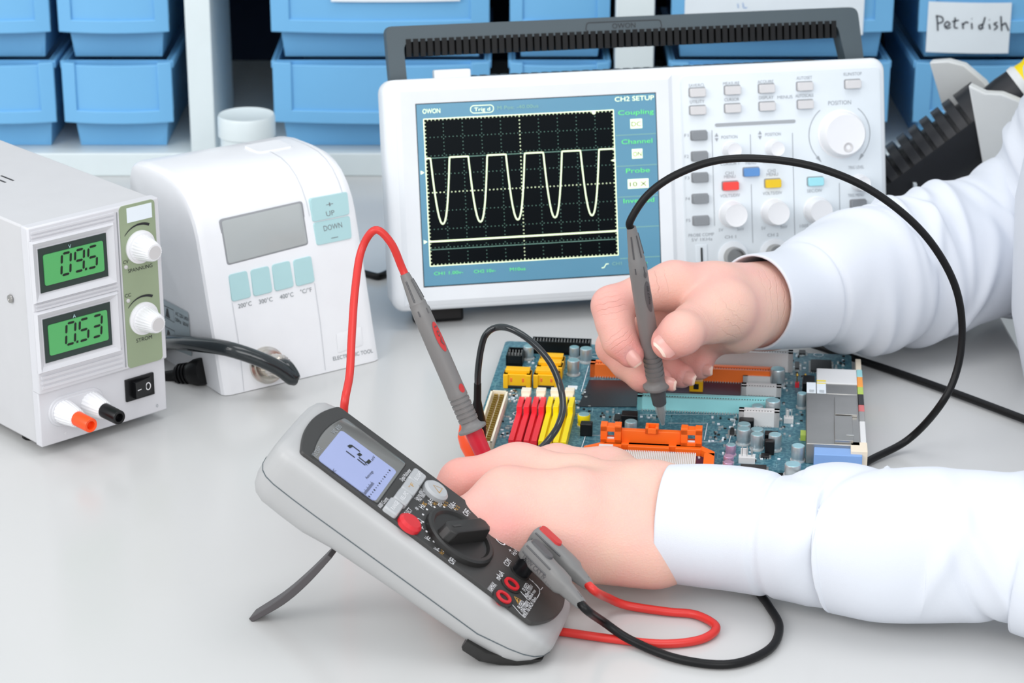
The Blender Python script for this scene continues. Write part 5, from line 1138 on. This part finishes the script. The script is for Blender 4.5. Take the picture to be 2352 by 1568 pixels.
# ================================================================== soldering iron in its stand (behind the right sleeve)
def iron():
    Y0 = 1.66
    A = PY(2030, 440, Y0); B = PY(2270, 262, Y0 + .0); d = nrm(B - A); L = np.linalg.norm(B - A); side = nrm(np.cross(d, Z)); side = side if side[1] > 0 else -side; up = np.cross(side, d); up = up if up[2] > 0 else -up
    t = thing('soldering_iron_stand', 'white soldering iron stand with slotted black guard beside the oscilloscope', 'soldering iron stand', WORLD)
    R0 = .0260
    def sect(c, r, lo=-20, hi=200, n=8):    # arch seen from the end, with facets
        return [c + side * (-r * math.cos(R(q))) + up * (r * math.sin(R(q))) for q in np.linspace(lo, hi, n)]
    m = MB()
    def arch(h0, h1, r0, r1, lo=-10, hi=190):
        c0, c1 = A + d * h0, A + d * h1; o0 = sect(c0, r1, lo, hi); o1 = sect(c1, r1, lo, hi); i0 = sect(c0, r0, lo, hi); i1 = sect(c1, r0, lo, hi); n = len(o0)
        V = o0 + o1 + i0 + i1; F_ = []
        for i in range(n - 1): F_ += [(i, i + 1, n + i + 1, n + i), (2 * n + i, 2 * n + i + 1, 3 * n + i + 1, 3 * n + i), (i, i + 1, 2 * n + i + 1, 2 * n + i), (n + i, n + i + 1, 3 * n + i + 1, 3 * n + i)]
        F_ += [(0, n, 3 * n, 2 * n), (n - 1, 2 * n - 1, 4 * n - 1, 3 * n - 1)]; m.add(V, F_, 'iron_black')
    MB().tube([A - d * .02, A + d * (L - .002)], R0 * .74, 'iron_black', 16).build('inner_shade_core', t)  # dark core added as the shadow seen through the guard slots
    n = 8; pit = (L - .012) / n
    for k in range(-1, n): arch(k * pit, k * pit + pit * .66, R0 * .84, R0)
    arch(n * pit, L + .004, R0 * .84, R0)
    # solid lower tray
    o = []
    for h in (-pit, L + .004):
        c = A + d * h; o.append([c - side * R0 + up * .011, c - side * R0 * .98 - up * .012, c - side * R0 * .55 - up * .025, c + side * R0 * .55 - up * .025, c + side * R0 - up * .004, c + side * R0 * .8 + up * .002, c + side * R0 * .5 - up * .018, c - side * R0 * .5 - up * .018, c - side * R0 * .84 + up * .009])
    m.loft(o, 'iron_black'); m.build('slotted_guard', t, label='black slotted heat guard')
    # white plates
    for (a0, hp) in (((2255, 330), 0), ((2170, 250), 1)):
        pass
    def plate(poly, Yf, dep, nm):
        q = [PY(x, y, Yf) for x, y in poly]; nrm_ = nrm((.38, 1.0, 0)); m = MB(); n_ = len(q); V = q + [p + nrm_ * dep for p in q]
        m.add(V, [tuple(range(n_)), tuple(range(n_, 2 * n_))] + [(i, (i + 1) % n_, n_ + (i + 1) % n_, n_ + i) for i in range(n_)], 'holder_white'); m.build(nm, t, bevel=.0012, label='curved white support plate')
    plate(roundpoly([(2134, 146), (2172, 160), (2240, 250), (2262, 330), (2230, 470), (2170, 470), (2172, 240)], 14), Y0 + .045, .012, 'support_plate')
    # the plates are thick slabs crossing the guard
    def slab(poly, Yf, thick, wdt):
        pass
    fx = [(2224, 196), (2262, 214), (2300, 216), (2340, 232), (2400, 300), (2400, 480), (2275, 480)]
    plate(fx, Y0 - .030, .010, 'support_plate')
    bx = [(2134, 143), (2178, 140), (2215, 150), (2262, 190), (2300, 260), (2200, 300), (2165, 250)]
    plate(bx, Y0 + .030, .010, 'support_plate')
    c = P(2230, 470, .02); c = np.array((A[0] + .045, Y0 + .02, 0)); MB().prism(rrect(c[0] + .03, Y0 + .01, .15, .10, .015), 2, .0, .030, 'holder_white', .003).build('base', t, label='white stand base')
    q = PY(2100, 432, Y0 - .027); MB().box((q[0] - .0012, q[1] - .004, q[2] - .004), (q[0] + .0012, q[1] + .002, q[2] + .004), 'paper').build('white_mark', t)
    # the iron itself
    t2 = thing('soldering_iron', 'soldering iron with yellow grip resting in the slotted black guard', 'soldering iron', WORLD)
    Cc = A + d * L
    MB().lathe([(-L, .003), (-L * .9, .005), (-.03, .0058), (-.012, .0058)], Cc, d, 'iron_copper', 24).build('heater_barrel', t2, label='copper coloured barrel')
    B2 = PY(2330, 215, Y0 + .004); d2 = nrm(B2 - PY(2255, 262, Y0)); 
    MB().lathe([(-.012, .008), (-.008, .016), (.018, .0175), (.028, .0170), (.030, .015)], Cc, d, 'iron_black', 28).build('collar', t2); 
    MB().lathe([(.028, .0175), (.032, .0178), (.034, .0165)], Cc, d, 'holder_white', 28).build('collar_ring', t2)
    MB().lathe([(.033, .0165), (.04, .0160), (.05, .0185), (.08, .0190), (.13, .0165), (.133, .012)], Cc, d, 'iron_yellow', 28).build('grip', t2, label='yellow foam grip')
iron()

# ================================================================== the person
def surface_nets(D, org, h):
    s = D < 0; nx, ny, nz = D.shape
    cell = np.zeros((nx - 1, ny - 1, nz - 1, 3)); cnt = np.zeros((nx - 1, ny - 1, nz - 1))
    for ax in range(3):
        sl0 = [slice(None)] * 3; sl1 = [slice(None)] * 3; sl0[ax] = slice(0, -1); sl1[ax] = slice(1, None)
        a = D[tuple(sl0)]; b = D[tuple(sl1)]; cr = (a < 0) != (b < 0); t = np.where(cr, a / np.where(cr, a - b, 1), 0)
        o = [i for i in range(3) if i != ax]
        for d0 in (0, 1):
            for d1 in (0, 1):
                ss = [slice(None)] * 3; ss[ax] = slice(0, D.shape[ax] - 1); off = {o[0]: d0, o[1]: d1}
                for q in o: ss[q] = slice(off[q], off[q] + D.shape[q] - 1)
                c_ = cr[tuple(ss)]; tt = t[tuple(ss)]
                vec = np.zeros(c_.shape + (3,)); vec[..., ax] = tt; vec[..., o[0]] = d0; vec[..., o[1]] = d1
                cell += vec * c_[..., None]; cnt += c_
    act = cnt > 0; idx = -np.ones(act.shape, int); idx[act] = np.arange(act.sum()); I = np.argwhere(act)
    V = (I + cell[act] / cnt[act][:, None]) * h + org; F = []
    for ax in range(3):
        o = [i for i in range(3) if i != ax]; sl0 = [slice(1, -1)] * 3; sl1 = [slice(1, -1)] * 3; sl0[ax] = slice(0, -1); sl1[ax] = slice(1, None)
        cr = s[tuple(sl0)] != s[tuple(sl1)]; E = np.argwhere(cr)
        if not len(E): continue
        base = E.copy()
        for q in o: base[:, q] += 1
        def g(d0, d1): b = base.copy(); b[:, o[0]] -= d0; b[:, o[1]] -= d1; return idx[b[:, 0], b[:, 1], b[:, 2]]
        F.append(np.stack([g(0, 0), g(1, 0), g(1, 1), g(0, 1)], 1))
    F = np.concatenate(F); F = F[(F >= 0).all(1)]
    return V, F
def smin(a, b, k):
    h = np.maximum(k - np.abs(a - b), 0) / k; return np.minimum(a, b) - h * h * k * .25
def hand_mesh(chains, k_in, k_palm, h, flush, extra=None):
    # chains: list of (group, [(point, radius), ...]); group 'palm' blends widely, each finger is its own group
    allp = np.array([p for g, c in chains for p, r in c]); mr = max(r for g, c in chains for p, r in c) + .006
    lo = allp.min(0) - mr; hi = allp.max(0) + mr; n = np.ceil((hi - lo) / h).astype(int) + 1
    G = [lo[i] + np.arange(n[i]) * h for i in range(3)]; BIG = .03
    def field(c):
        D = np.full(n, BIG)
        for (p0, r0), (p1, r1) in zip(c, c[1:]):
            p0, p1 = np.array(p0), np.array(p1); m_ = max(r0, r1) + .014; a = np.maximum(((np.minimum(p0, p1) - m_ - lo) / h).astype(int), 0); b = np.minimum(((np.maximum(p0, p1) + m_ - lo) / h).astype(int) + 1, n)
            sl = tuple(slice(a[i], b[i]) for i in range(3)); gx, gy, gz = np.meshgrid(*[G[i][a[i]:b[i]] for i in range(3)], indexing='ij'); ba = p1 - p0; L2 = ba @ ba
            t = np.clip(((gx - p0[0]) * ba[0] + (gy - p0[1]) * ba[1] + (gz - p0[2]) * ba[2]) / L2, 0, 1)
            d = np.sqrt((gx - p0[0] - ba[0] * t) ** 2 + (gy - p0[1] - ba[1] * t) ** 2 + (gz - p0[2] - ba[2] * t) ** 2) - (r0 + (r1 - r0) * t)
            D[sl] = smin(D[sl], d, k_in)
        return D
    palm = None; fing = {}
    for g, c in chains:
        D = field(c)
        if g == 'palm': palm = D if palm is None else smin(palm, D, k_palm)
        else: fing[g] = D if g not in fing else smin(fing[g], D, .006)
    Fm = None
    for g, D in fing.items(): Fm = D if Fm is None else smin(Fm, D, .0022)
    T_ = smin(palm, Fm, k_palm * .8) if Fm is not None else palm
    if extra is not None: T_ = extra(T_, G)
    T_ = T_ + .00035 * 0
    V, F = surface_nets(T_, lo, h)
    # light smoothing
    for _ in range(3):
        acc = np.zeros_like(V); c_ = np.zeros(len(V))
        for i, j in ((0, 1), (1, 2), (2, 3), (3, 0)):
            np.add.at(acc, F[:, i], V[F[:, j]]); np.add.at(c_, F[:, i], 1); np.add.at(acc, F[:, j], V[F[:, i]]); np.add.at(c_, F[:, j], 1)
        V = V * .5 + .5 * acc / np.maximum(c_, 1)[:, None]
    fl = np.zeros(len(V))
    for p, r, w_ in flush: fl = np.maximum(fl, w_ * np.exp(-((V - np.array(p)) ** 2).sum(1) / (r * r)))
    return V, F, fl
def nail(c, along, normal, w, l, curve):
    along = nrm(along); normal = nrm(np.array(normal) - along * (np.array(normal) @ along)); s = np.cross(along, normal); V = []; F = []; MI = []; nu, nv = 10, 12
    for j in range(nv + 1):
        b = -1 + 2 * j / nv
        ww = w / 2 * (1 - max(0, abs(b) - .35) ** 2.2 * (1.1 if b > 0 else 1.0))
        for i in range(nu + 1):
            a = -1 + 2 * i / nu; x = a * ww; edge = max(abs(a), abs(b)) > .97
            V.append(np.array(c) + s * x + along * (b * l / 2) + normal * (-(x * x) / (2 * curve) - (b * b) * .0007 * (1.8 if b > 0 else .6) - (.0009 if edge else 0) + .0004))
    for j in range(nv):
        for i in range(nu): q = j * (nu + 1) + i; F.append((q, q + 1, q + nu + 2, q + nu + 1)); MI.append(2 if j >= nv - 1 else 1)
    return V, F, MI

def add_creases(items):
    m = MATS['skin']; nt = m.node_tree; b = nt.nodes['Principled BSDF']; N = nt.nodes.new; tc = N('ShaderNodeTexCoord'); nz = N('ShaderNodeTexNoise'); nz.inputs['Scale'].default_value = 130
    nt.links.new(tc.outputs['Object'], nz.inputs['Vector']); tot = None
    for c, d, rad, sp in items:
        sb = N('ShaderNodeVectorMath'); sb.operation = 'SUBTRACT'; sb.inputs[1].default_value = tuple(c); nt.links.new(tc.outputs['Object'], sb.inputs[0])
        ln = N('ShaderNodeVectorMath'); ln.operation = 'LENGTH'; nt.links.new(sb.outputs[0], ln.inputs[0])
        mr = N('ShaderNodeMapRange'); mr.inputs[1].default_value = rad * .45; mr.inputs[2].default_value = rad; mr.inputs[3].default_value = 1; mr.inputs[4].default_value = 0; nt.links.new(ln.outputs['Value'], mr.inputs[0])
        dt = N('ShaderNodeVectorMath'); dt.operation = 'DOT_PRODUCT'; dt.inputs[1].default_value = tuple(nrm(d) * 2 * math.pi / sp); nt.links.new(sb.outputs[0], dt.inputs[0])
        m1 = N('ShaderNodeMath'); m1.operation = 'MULTIPLY_ADD'; m1.inputs[1].default_value = 9.0; nt.links.new(nz.outputs['Fac'], m1.inputs[0]); nt.links.new(dt.outputs['Value'], m1.inputs[2])
        sn = N('ShaderNodeMath'); sn.operation = 'SINE'; nt.links.new(m1.outputs[0], sn.inputs[0])
        th = N('ShaderNodeMapRange'); th.inputs[1].default_value = .80; th.inputs[2].default_value = 1.0; nt.links.new(sn.outputs[0], th.inputs[0])
        mu = N('ShaderNodeMath'); mu.operation = 'MULTIPLY'; nt.links.new(th.outputs[0], mu.inputs[0]); nt.links.new(mr.outputs[0], mu.inputs[1])
        if tot is None: tot = mu
        else:
            ad = N('ShaderNodeMath'); ad.operation = 'ADD'; nt.links.new(tot.outputs[0], ad.inputs[0]); nt.links.new(mu.outputs[0], ad.inputs[1]); tot = ad
    bp = N('ShaderNodeBump'); bp.invert = True; bp.inputs['Strength'].default_value = .55; bp.inputs['Distance'].default_value = .0006; nt.links.new(tot.outputs[0], bp.inputs['Height'])
    old = b.inputs['Normal'].links[0].from_socket; nt.links.new(old, bp.inputs['Normal']); nt.links.new(bp.outputs[0], b.inputs['Normal'])
J = PY
def person():
    t = None
    fj = lambda x, y, Y: np.array(J(x, y, Y + .008))
    # ---- right hand (far), holding the black probe
    wr = fj(1772, 698, 1.374); fa = fj(1915, 655, 1.410)
    iM, iP, iD, iT = fj(1548, 656, 1.325), fj(1404, 702, 1.302), fj(1424, 782, 1.291), fj(1448, 812, 1.2875)
    mM, mP, mD, mT = fj(1550, 705, 1.345), fj(1412, 796, 1.322), fj(1478, 862, 1.306), fj(1512, 872, 1.300)
    rM, rP, rD, rT = fj(1572, 745, 1.358), fj(1442, 822, 1.342), fj(1530, 850, 1.324), fj(1566, 862, 1.318)
    pM, pP, pD, pT = fj(1605, 772, 1.366), fj(1500, 822, 1.360), fj(1568, 840, 1.346), fj(1608, 846, 1.340)
    tM, tI, tT = fj(1668, 708, 1.316), fj(1592, 745, 1.290), fj(1538, 785, 1.2765)
    ch = [('palm', [(fa, .0200), (wr, .0178)]), ('palm', [(wr, .0178), (iM, .0120)]), ('palm', [(wr + np.array((0, .001, -.001)), .0178), (mM, .0125)]), ('palm', [(wr + np.array((0, .003, -.003)), .0170), (rM, .0125)]), ('palm', [(wr + np.array((-.002, .003, -.006)), .0160), (pM, .0118)]),
          ('palm', [(wr + np.array((-.004, 0, -.001)), .0172), (fj(1722, 706, 1.345), .0160), (tM, .0140), (fj(1645, 718, 1.308), .0126)]), ('palm', [(wr, .0178), (fj(1648, 670, 1.334), .0150), (tM, .0135)]), ('palm', [(fj(1690, 745, 1.335), .017), (fj(1640, 760, 1.345), .013)]),
          ('th', [(fj(1650, 716, 1.309), .0136), (fj(1620, 732, 1.299), .0129), (tI, .0123), (fj(1565, 765, 1.272), .0122), (tT, .0107)]),
          ('i', [(iM, .0122), (fj(1480, 672, 1.313), .0112), (iP, .0112), (fj(1412, 742, 1.296), .0104), (iD, .0100), (iT, .0082)]),
          ('m', [(mM, .0122), (mP, .0108), (fj(1442, 832, 1.314), .0100), (mD, .0094), (mT, .0080)]),
          ('r', [(rM, .0118), (rP, .0104), (fj(1488, 838, 1.333), .0095), (rD, .0090), (rT, .0076)]), ('p', [(pM, .011), (pP, .0094), (pD, .0084), (pT, .0070)])]
    fl = [(tT, .018, .75), (iT, .016, .85), (iP, .016, .6), (fj(1425, 742, 1.30), .016, .4), (mT, .014, .9), (rT, .014, .8), (pT, .013, .85), (mP, .016, .45), (fj(1500, 640, 1.31), .016, .3), (tI, .012, .3)]
    V1, F1, f1 = hand_mesh(ch, .004, .016, .00105, fl)
    n1 = [nail(tT + nrm(C0 - tT) * .0130 + nrm(tT - tI) * .0004 , (tT - tI) - nrm(C0 - tT) * .0018, nrm(C0 - tT) + np.array((0, 0, .12)), .0146, .0152, .0105),
          nail(iT + nrm(np.array((-.15, -1, .30))) * .0080 + nrm(iT - iD) * .0015, iT - iD + np.array((0.001, 0, -.002)), (-.10, -1, .15), .0082, .0140, .006),
          nail(mT + nrm(np.array((.25, -1, .1))) * .0074 + nrm(mT - mD) * .003, mT - mD, (.5, -1, .0), .0085, .0110, .006),
          nail(rT + nrm(np.array((.1, -1, .25))) * .0070 + nrm(rT - rD) * .0010, rT - rD, (.15, -1, .25), .0085, .0120, .006), nail(pT + nrm(np.array((.1, -1, .25))) * .0064 + nrm(pT - pD) * .0008, pT - pD, (.15, -1, .2), .0078, .0110, .0055)]
    add_creases([(tI + nrm(C0 - tI) * .010, tT - tI, .013, .0032), (iP + nrm(C0 - iP) * .009, iD - iP, .011, .0034), (iD + nrm(C0 - iD) * .008, iT - iD, .009, .0030), (fj(1500, 650, 1.31), (1, 0, .3), .014, .0050), (fj(1760, 700, 1.345), (1, .3, -.2), .024, .0060), (fj(1660, 735, 1.30), (1, 0, 1.0), .018, .0060)])
    # ---- left hand (near), resting on the desk in front of the board
    g = lambda x, y, z: np.array(P(x, y, z))
    wA, wB = g(1500, 1150, .043), g(1500, 1262, .026); fB = g(1640, 1205, .034)
    I = [g(1190, 1085, .050), g(1062, 1108, .046), g(1010, 1180, .026), g(1030, 1225, .012)]
    Md = [g(1165, 1140, .053), g(1075, 1195, .047), g(1030, 1250, .026), g(1065, 1280, .012)]
    Rg = [g(1165, 1200, .046), g(1088, 1262, .038), g(1058, 1300, .022), g(1095, 1320, .011)]
    Pk = [g(1190, 1256, .034), g(1115, 1308, .026), g(1100, 1345, .014), g(1135, 1345, .0095)]
    Th = [g(1400, 1130, .030) + np.array((0, .018, 0)), g(1280, 1090, .028) + np.array((0, .010, 0)), g(1190, 1085, .022), g(1140, 1090, .016)]
    ch = [('palm', [(fB, .026), ((wA + wB) / 2, .0245)]), ('palm', [(wA, .0155), (g(1330, 1112, .047), .0150), (I[0], .0136)]), ('palm', [(wA * .7 + wB * .3, .0185), (g(1320, 1150, .050), .0165), (Md[0], .0140)]), ('palm', [(wA * .35 + wB * .65, .0185), (g(1320, 1210, .040), .0170), (Rg[0], .0135)]), ('palm', [(wB, .0190), (g(1330, 1262, .026), .0165), (Pk[0], .0130)]),
          ('palm', [(wA, .018), (Th[0], .015)]),
          ('th', [(Th[0], .015), (Th[1], .0125), (Th[2], .011), (Th[3], .0095)]),
          ('i', [(I[0], .0135), (I[1], .0122), (I[2], .0105), (I[3], .0085)]), ('m', [(Md[0], .0130), (Md[1], .0115), (Md[2], .010), (Md[3], .0085)]), ('r', [(Rg[0], .0128), (Rg[1], .0108), (Rg[2], .0095), (Rg[3], .008)]), ('p', [(Pk[0], .0120), (Pk[1], .0098), (Pk[2], .0085), (Pk[3], .0072)])]
    fl = [(I[1], .022, .75), (I[0], .018, .35), (Md[0], .020, .45), (g(1130, 1050, .05), .016, .4), (g(1150, 1215, .05), .018, .5)]
    V2, F2, f2 = hand_mesh(ch, .004, .013, .0012, fl)
    # ---- arms inside the sleeves, shoulders and chest
    m = MB(); m.mats = ['skin', 'nail', 'nail_edge']
    Vs = [V1, V2]; Fs = []; MI = []; FL = [f1, f2]; base = 0; faces = []
    for V, F in ((V1, F1), (V2, F2)):
        faces += [[int(i) + base for i in f] for f in F]; MI += [0] * len(F); base += len(V)
    verts = [tuple(v) for v in np.concatenate([V1, V2])]; flv = list(f1) + list(f2)
    for V, F, M_ in n1:
        faces += [[i + base for i in f] for f in F]; MI += M_; base += len(V); verts += [tuple(v) for v in V]; flv += [0] * len(V)
    tb = MB()
    elR = np.array(J(2385, 545, 1.505)); elL = np.array(P(2480, 1255, .050))
    q_ = spline([fa, np.array(PY(2110, 612, 1.464)), elR, elR + np.array((.045, -.01, .07)), elR + np.array((.080, -.02, .20))], 5); tb.tube(q_, list(np.linspace(.026, .036, len(q_))), 'skin', 14)
    q_ = spline([fB, g(1850, 1232, .040), g(2110, 1245, .044), elL, elL + np.array((.06, -.01, .05)), np.array((.47, 1.15, .22)), np.array((.50, 1.20, .34))], 5); tb.tube(q_, list(np.linspace(.023, .034, len(q_))), 'skin', 14)
    tb.lathe([(0, .10), (.2, .12), (.36, .13), (.46, .11), (.52, .05), (.60, .045)], (.53, 1.30, -.05), Z, 'skin', 20)
    faces += [[i + base for i in f] for f in tb.F]; MI += [0] * len(tb.F); verts += tb.V; flv += [0] * len(tb.V)
    me = bpy.data.meshes.new('person'); me.from_pydata(verts, [], faces)
    for q in m.mats: me.materials.append(MATS[q])
    me.polygons.foreach_set('material_index', MI); me.update()
    bm = bmesh.new(); bm.from_mesh(me); bmesh.ops.recalc_face_normals(bm, faces=bm.faces); bm.to_mesh(me); bm.free()
    me.polygons.foreach_set('use_smooth', [True] * len(me.polygons))
    at = me.attributes.new('flush', 'FLOAT', 'POINT'); at.data.foreach_set('value', [float(x) for x in flv])
    ob = bpy.data.objects.new('person', me); COL.objects.link(ob)
    tag(ob, 'person in a white lab coat reaching in from the right, holding a test probe', 'person')
    # ---- lab coat
    rnd = np.random.RandomState(5)
    def sleeve(st, zc, nring, seed, seams, amp, cuffpow=1.0, cont=None, folds=26, flat=1.0):
        # st: (top px, bottom px) pairs along the arm
        C, Rr = [], []
        for ((x0, y0), (x1, y1)), z in zip(st, zc):
            if z[0] == 'z': c = P((x0 + x1) / 2, (y0 + y1) / 2, z[1])
            else: c = PY((x0 + x1) / 2, (y0 + y1) / 2, z[1])
            C.append(c); Rr.append(math.hypot(x1 - x0, y1 - y0) / 2 / pxm(c))
        if cont:
            for c, r in cont: C.append(np.array(c)); Rr.append(r)
        k = max(4, nring // (len(C) - 1)); PT_ = spline(C, k); RR = [v[0] for v in spline([np.array([r]) for r in Rr], k)]
        S = np.concatenate([[0], np.cumsum([np.linalg.norm(b - a) for a, b in zip(PT_, PT_[1:])])]); n = 120; rings = []
        rs = np.random.RandomState(seed); fd = []
        for _ in range(folds):
            s0 = rs.uniform(.075, S[-1]); fd.append((s0, rs.uniform(0, 2 * math.pi), rs.uniform(.6, 1.7), rs.uniform(-.030, .030), rs.uniform(.0035, .008), rs.uniform(.5, 1.0) * amp * (1 if rs.rand() < .7 else -1)))
        e = None
        for i, p in enumerate(PT_):
            T_ = nrm(PT_[min(i + 1, len(PT_) - 1)] - PT_[max(i - 1, 0)])
            if e is None: e = nrm(np.cross(T_, Z))
            e = nrm(e - T_ * (e @ T_)); f = np.cross(T_, e); ring = []
            for j in range(n):
                q = 2 * math.pi * j / n; r = RR[i]; dl = 0
                for s0, q0, wq, sl, ws, am in fd:
                    dq = (q - q0 + math.pi) % (2 * math.pi) - math.pi
                    if abs(dq) < wq * 2.2:
                        ds = S[i] - s0 - sl * math.sin(dq) ; dl += am * math.exp(-(dq / wq) ** 2) * math.exp(-(ds / ws) ** 2)
                big = .035 * r * math.sin(3 * q + S[i] * 22 + seed) * min(1, S[i] / .06)
                sm = sum(-.0012 * math.exp(-((S[i] - s_) / .0014) ** 2) for s_ in seams)
                ring.append(p + (e * math.cos(q) + f * math.sin(q) * flat) * (r + dl + big + sm))
            rings.append(ring)
        return rings
    ct = MB()
    stR = [((1688, 592), (1776, 796)), ((1795, 568), (1848, 796)), ((1880, 512), (1925, 797)), ((1990, 470), (2030, 800)), ((2090, 448), (2130, 778)), ((2190, 420), (2235, 752)), ((2290, 392), (2330, 722))]
    zR = [('y', 1.368), ('y', 1.395), ('y', 1.415), ('y', 1.440), ('y', 1.462), ('y', 1.480), ('y', 1.495)]
    elR2 = np.array(J(2385, 545, 1.505)); r1 = sleeve(stR, zR, 240, 3, (.052, .054), .0038, cont=[(elR2, .052), (elR2 + np.array((.040, -.01, .07)), .064), (elR2 + np.array((.070, -.02, .22)), .076)], folds=70)
    ct.loft(r1, 'coat_white', caps=False)
    stL = [((1533, 1066), (1533, 1337)), ((1620, 1066), (1620, 1350)), ((1700, 1072), (1700, 1360)), ((1790, 1084), (1790, 1374)), ((1850, 1074), (1850, 1388)), ((1920, 1056), (1920, 1402)), ((2020, 1072), (2020, 1420)), ((2110, 1066), (2110, 1424)), ((2230, 1075), (2230, 1424)), ((2352, 1080), (2352, 1432))]
    zL = [('z', .036), ('z', .037), ('z', .037), ('z', .038), ('z', .040), ('z', .042), ('z', .0435), ('z', .044), ('z', .044), ('z', .045)]
    eL = np.array(P(2480, 1255, .050)); r2 = sleeve(stL, zL, 260, 8, (.054, .056), .0034, cont=[(eL, .048), (eL + np.array((.06, -.01, .05)), .055), (np.array((.47, 1.15, .22)), .062), (np.array((.50, 1.20, .34)), .070)], folds=60)
    ct.loft(r2, 'coat_white', caps=False)
    o = ct.build('lab_coat_sleeves', ob, angle=70, label='white lab coat sleeves')
    sd = o.modifiers.new('cloth', 'SOLIDIFY'); sd.thickness = .0014; sd.offset = -1
    # coat body leaning over the desk edge
    b = MB(); rings = []; n = 72
    for z, cx, rx, ry in ((-.25, .51, .17, .22), (-.031, .505, .165, .215), (.003, .485, .166, .215), (.05, .473, .166, .21), (.12, .472, .168, .205), (.20, .480, .165, .20), (.28, .490, .155, .195), (.36, .50, .13, .19), (.42, .51, .10, .16), (.46, .52, .06, .08)):
        rings.append([(cx + rx * math.cos(2 * math.pi * j / n) * (1 + .012 * math.sin(9 * 2 * math.pi * j / n + z * 6)), 1.35 + ry * math.sin(2 * math.pi * j / n) * (1 + .01 * math.sin(7 * 2 * math.pi * j / n)), z) for j in range(n)])
    b.loft(rings, 'coat_white', caps=False); o = b.build('lab_coat_body', ob, angle=70, label='white lab coat front')
    # shirt cuff showing inside the far sleeve
    c0 = wr + np.array((-.006, -.004, .001)); c1 = fj(1870, 668, 1.405); cf = MB(); cf.tube([c0 + (c1 - c0) * k / 5 for k in range(6)], [.0222, .0226, .0230, .0232, .0234, .0236], 'shirt_stripe', 40); cf.build('shirt_cuff', ob, label='striped grey purple shirt cuff')
    return ob
person()
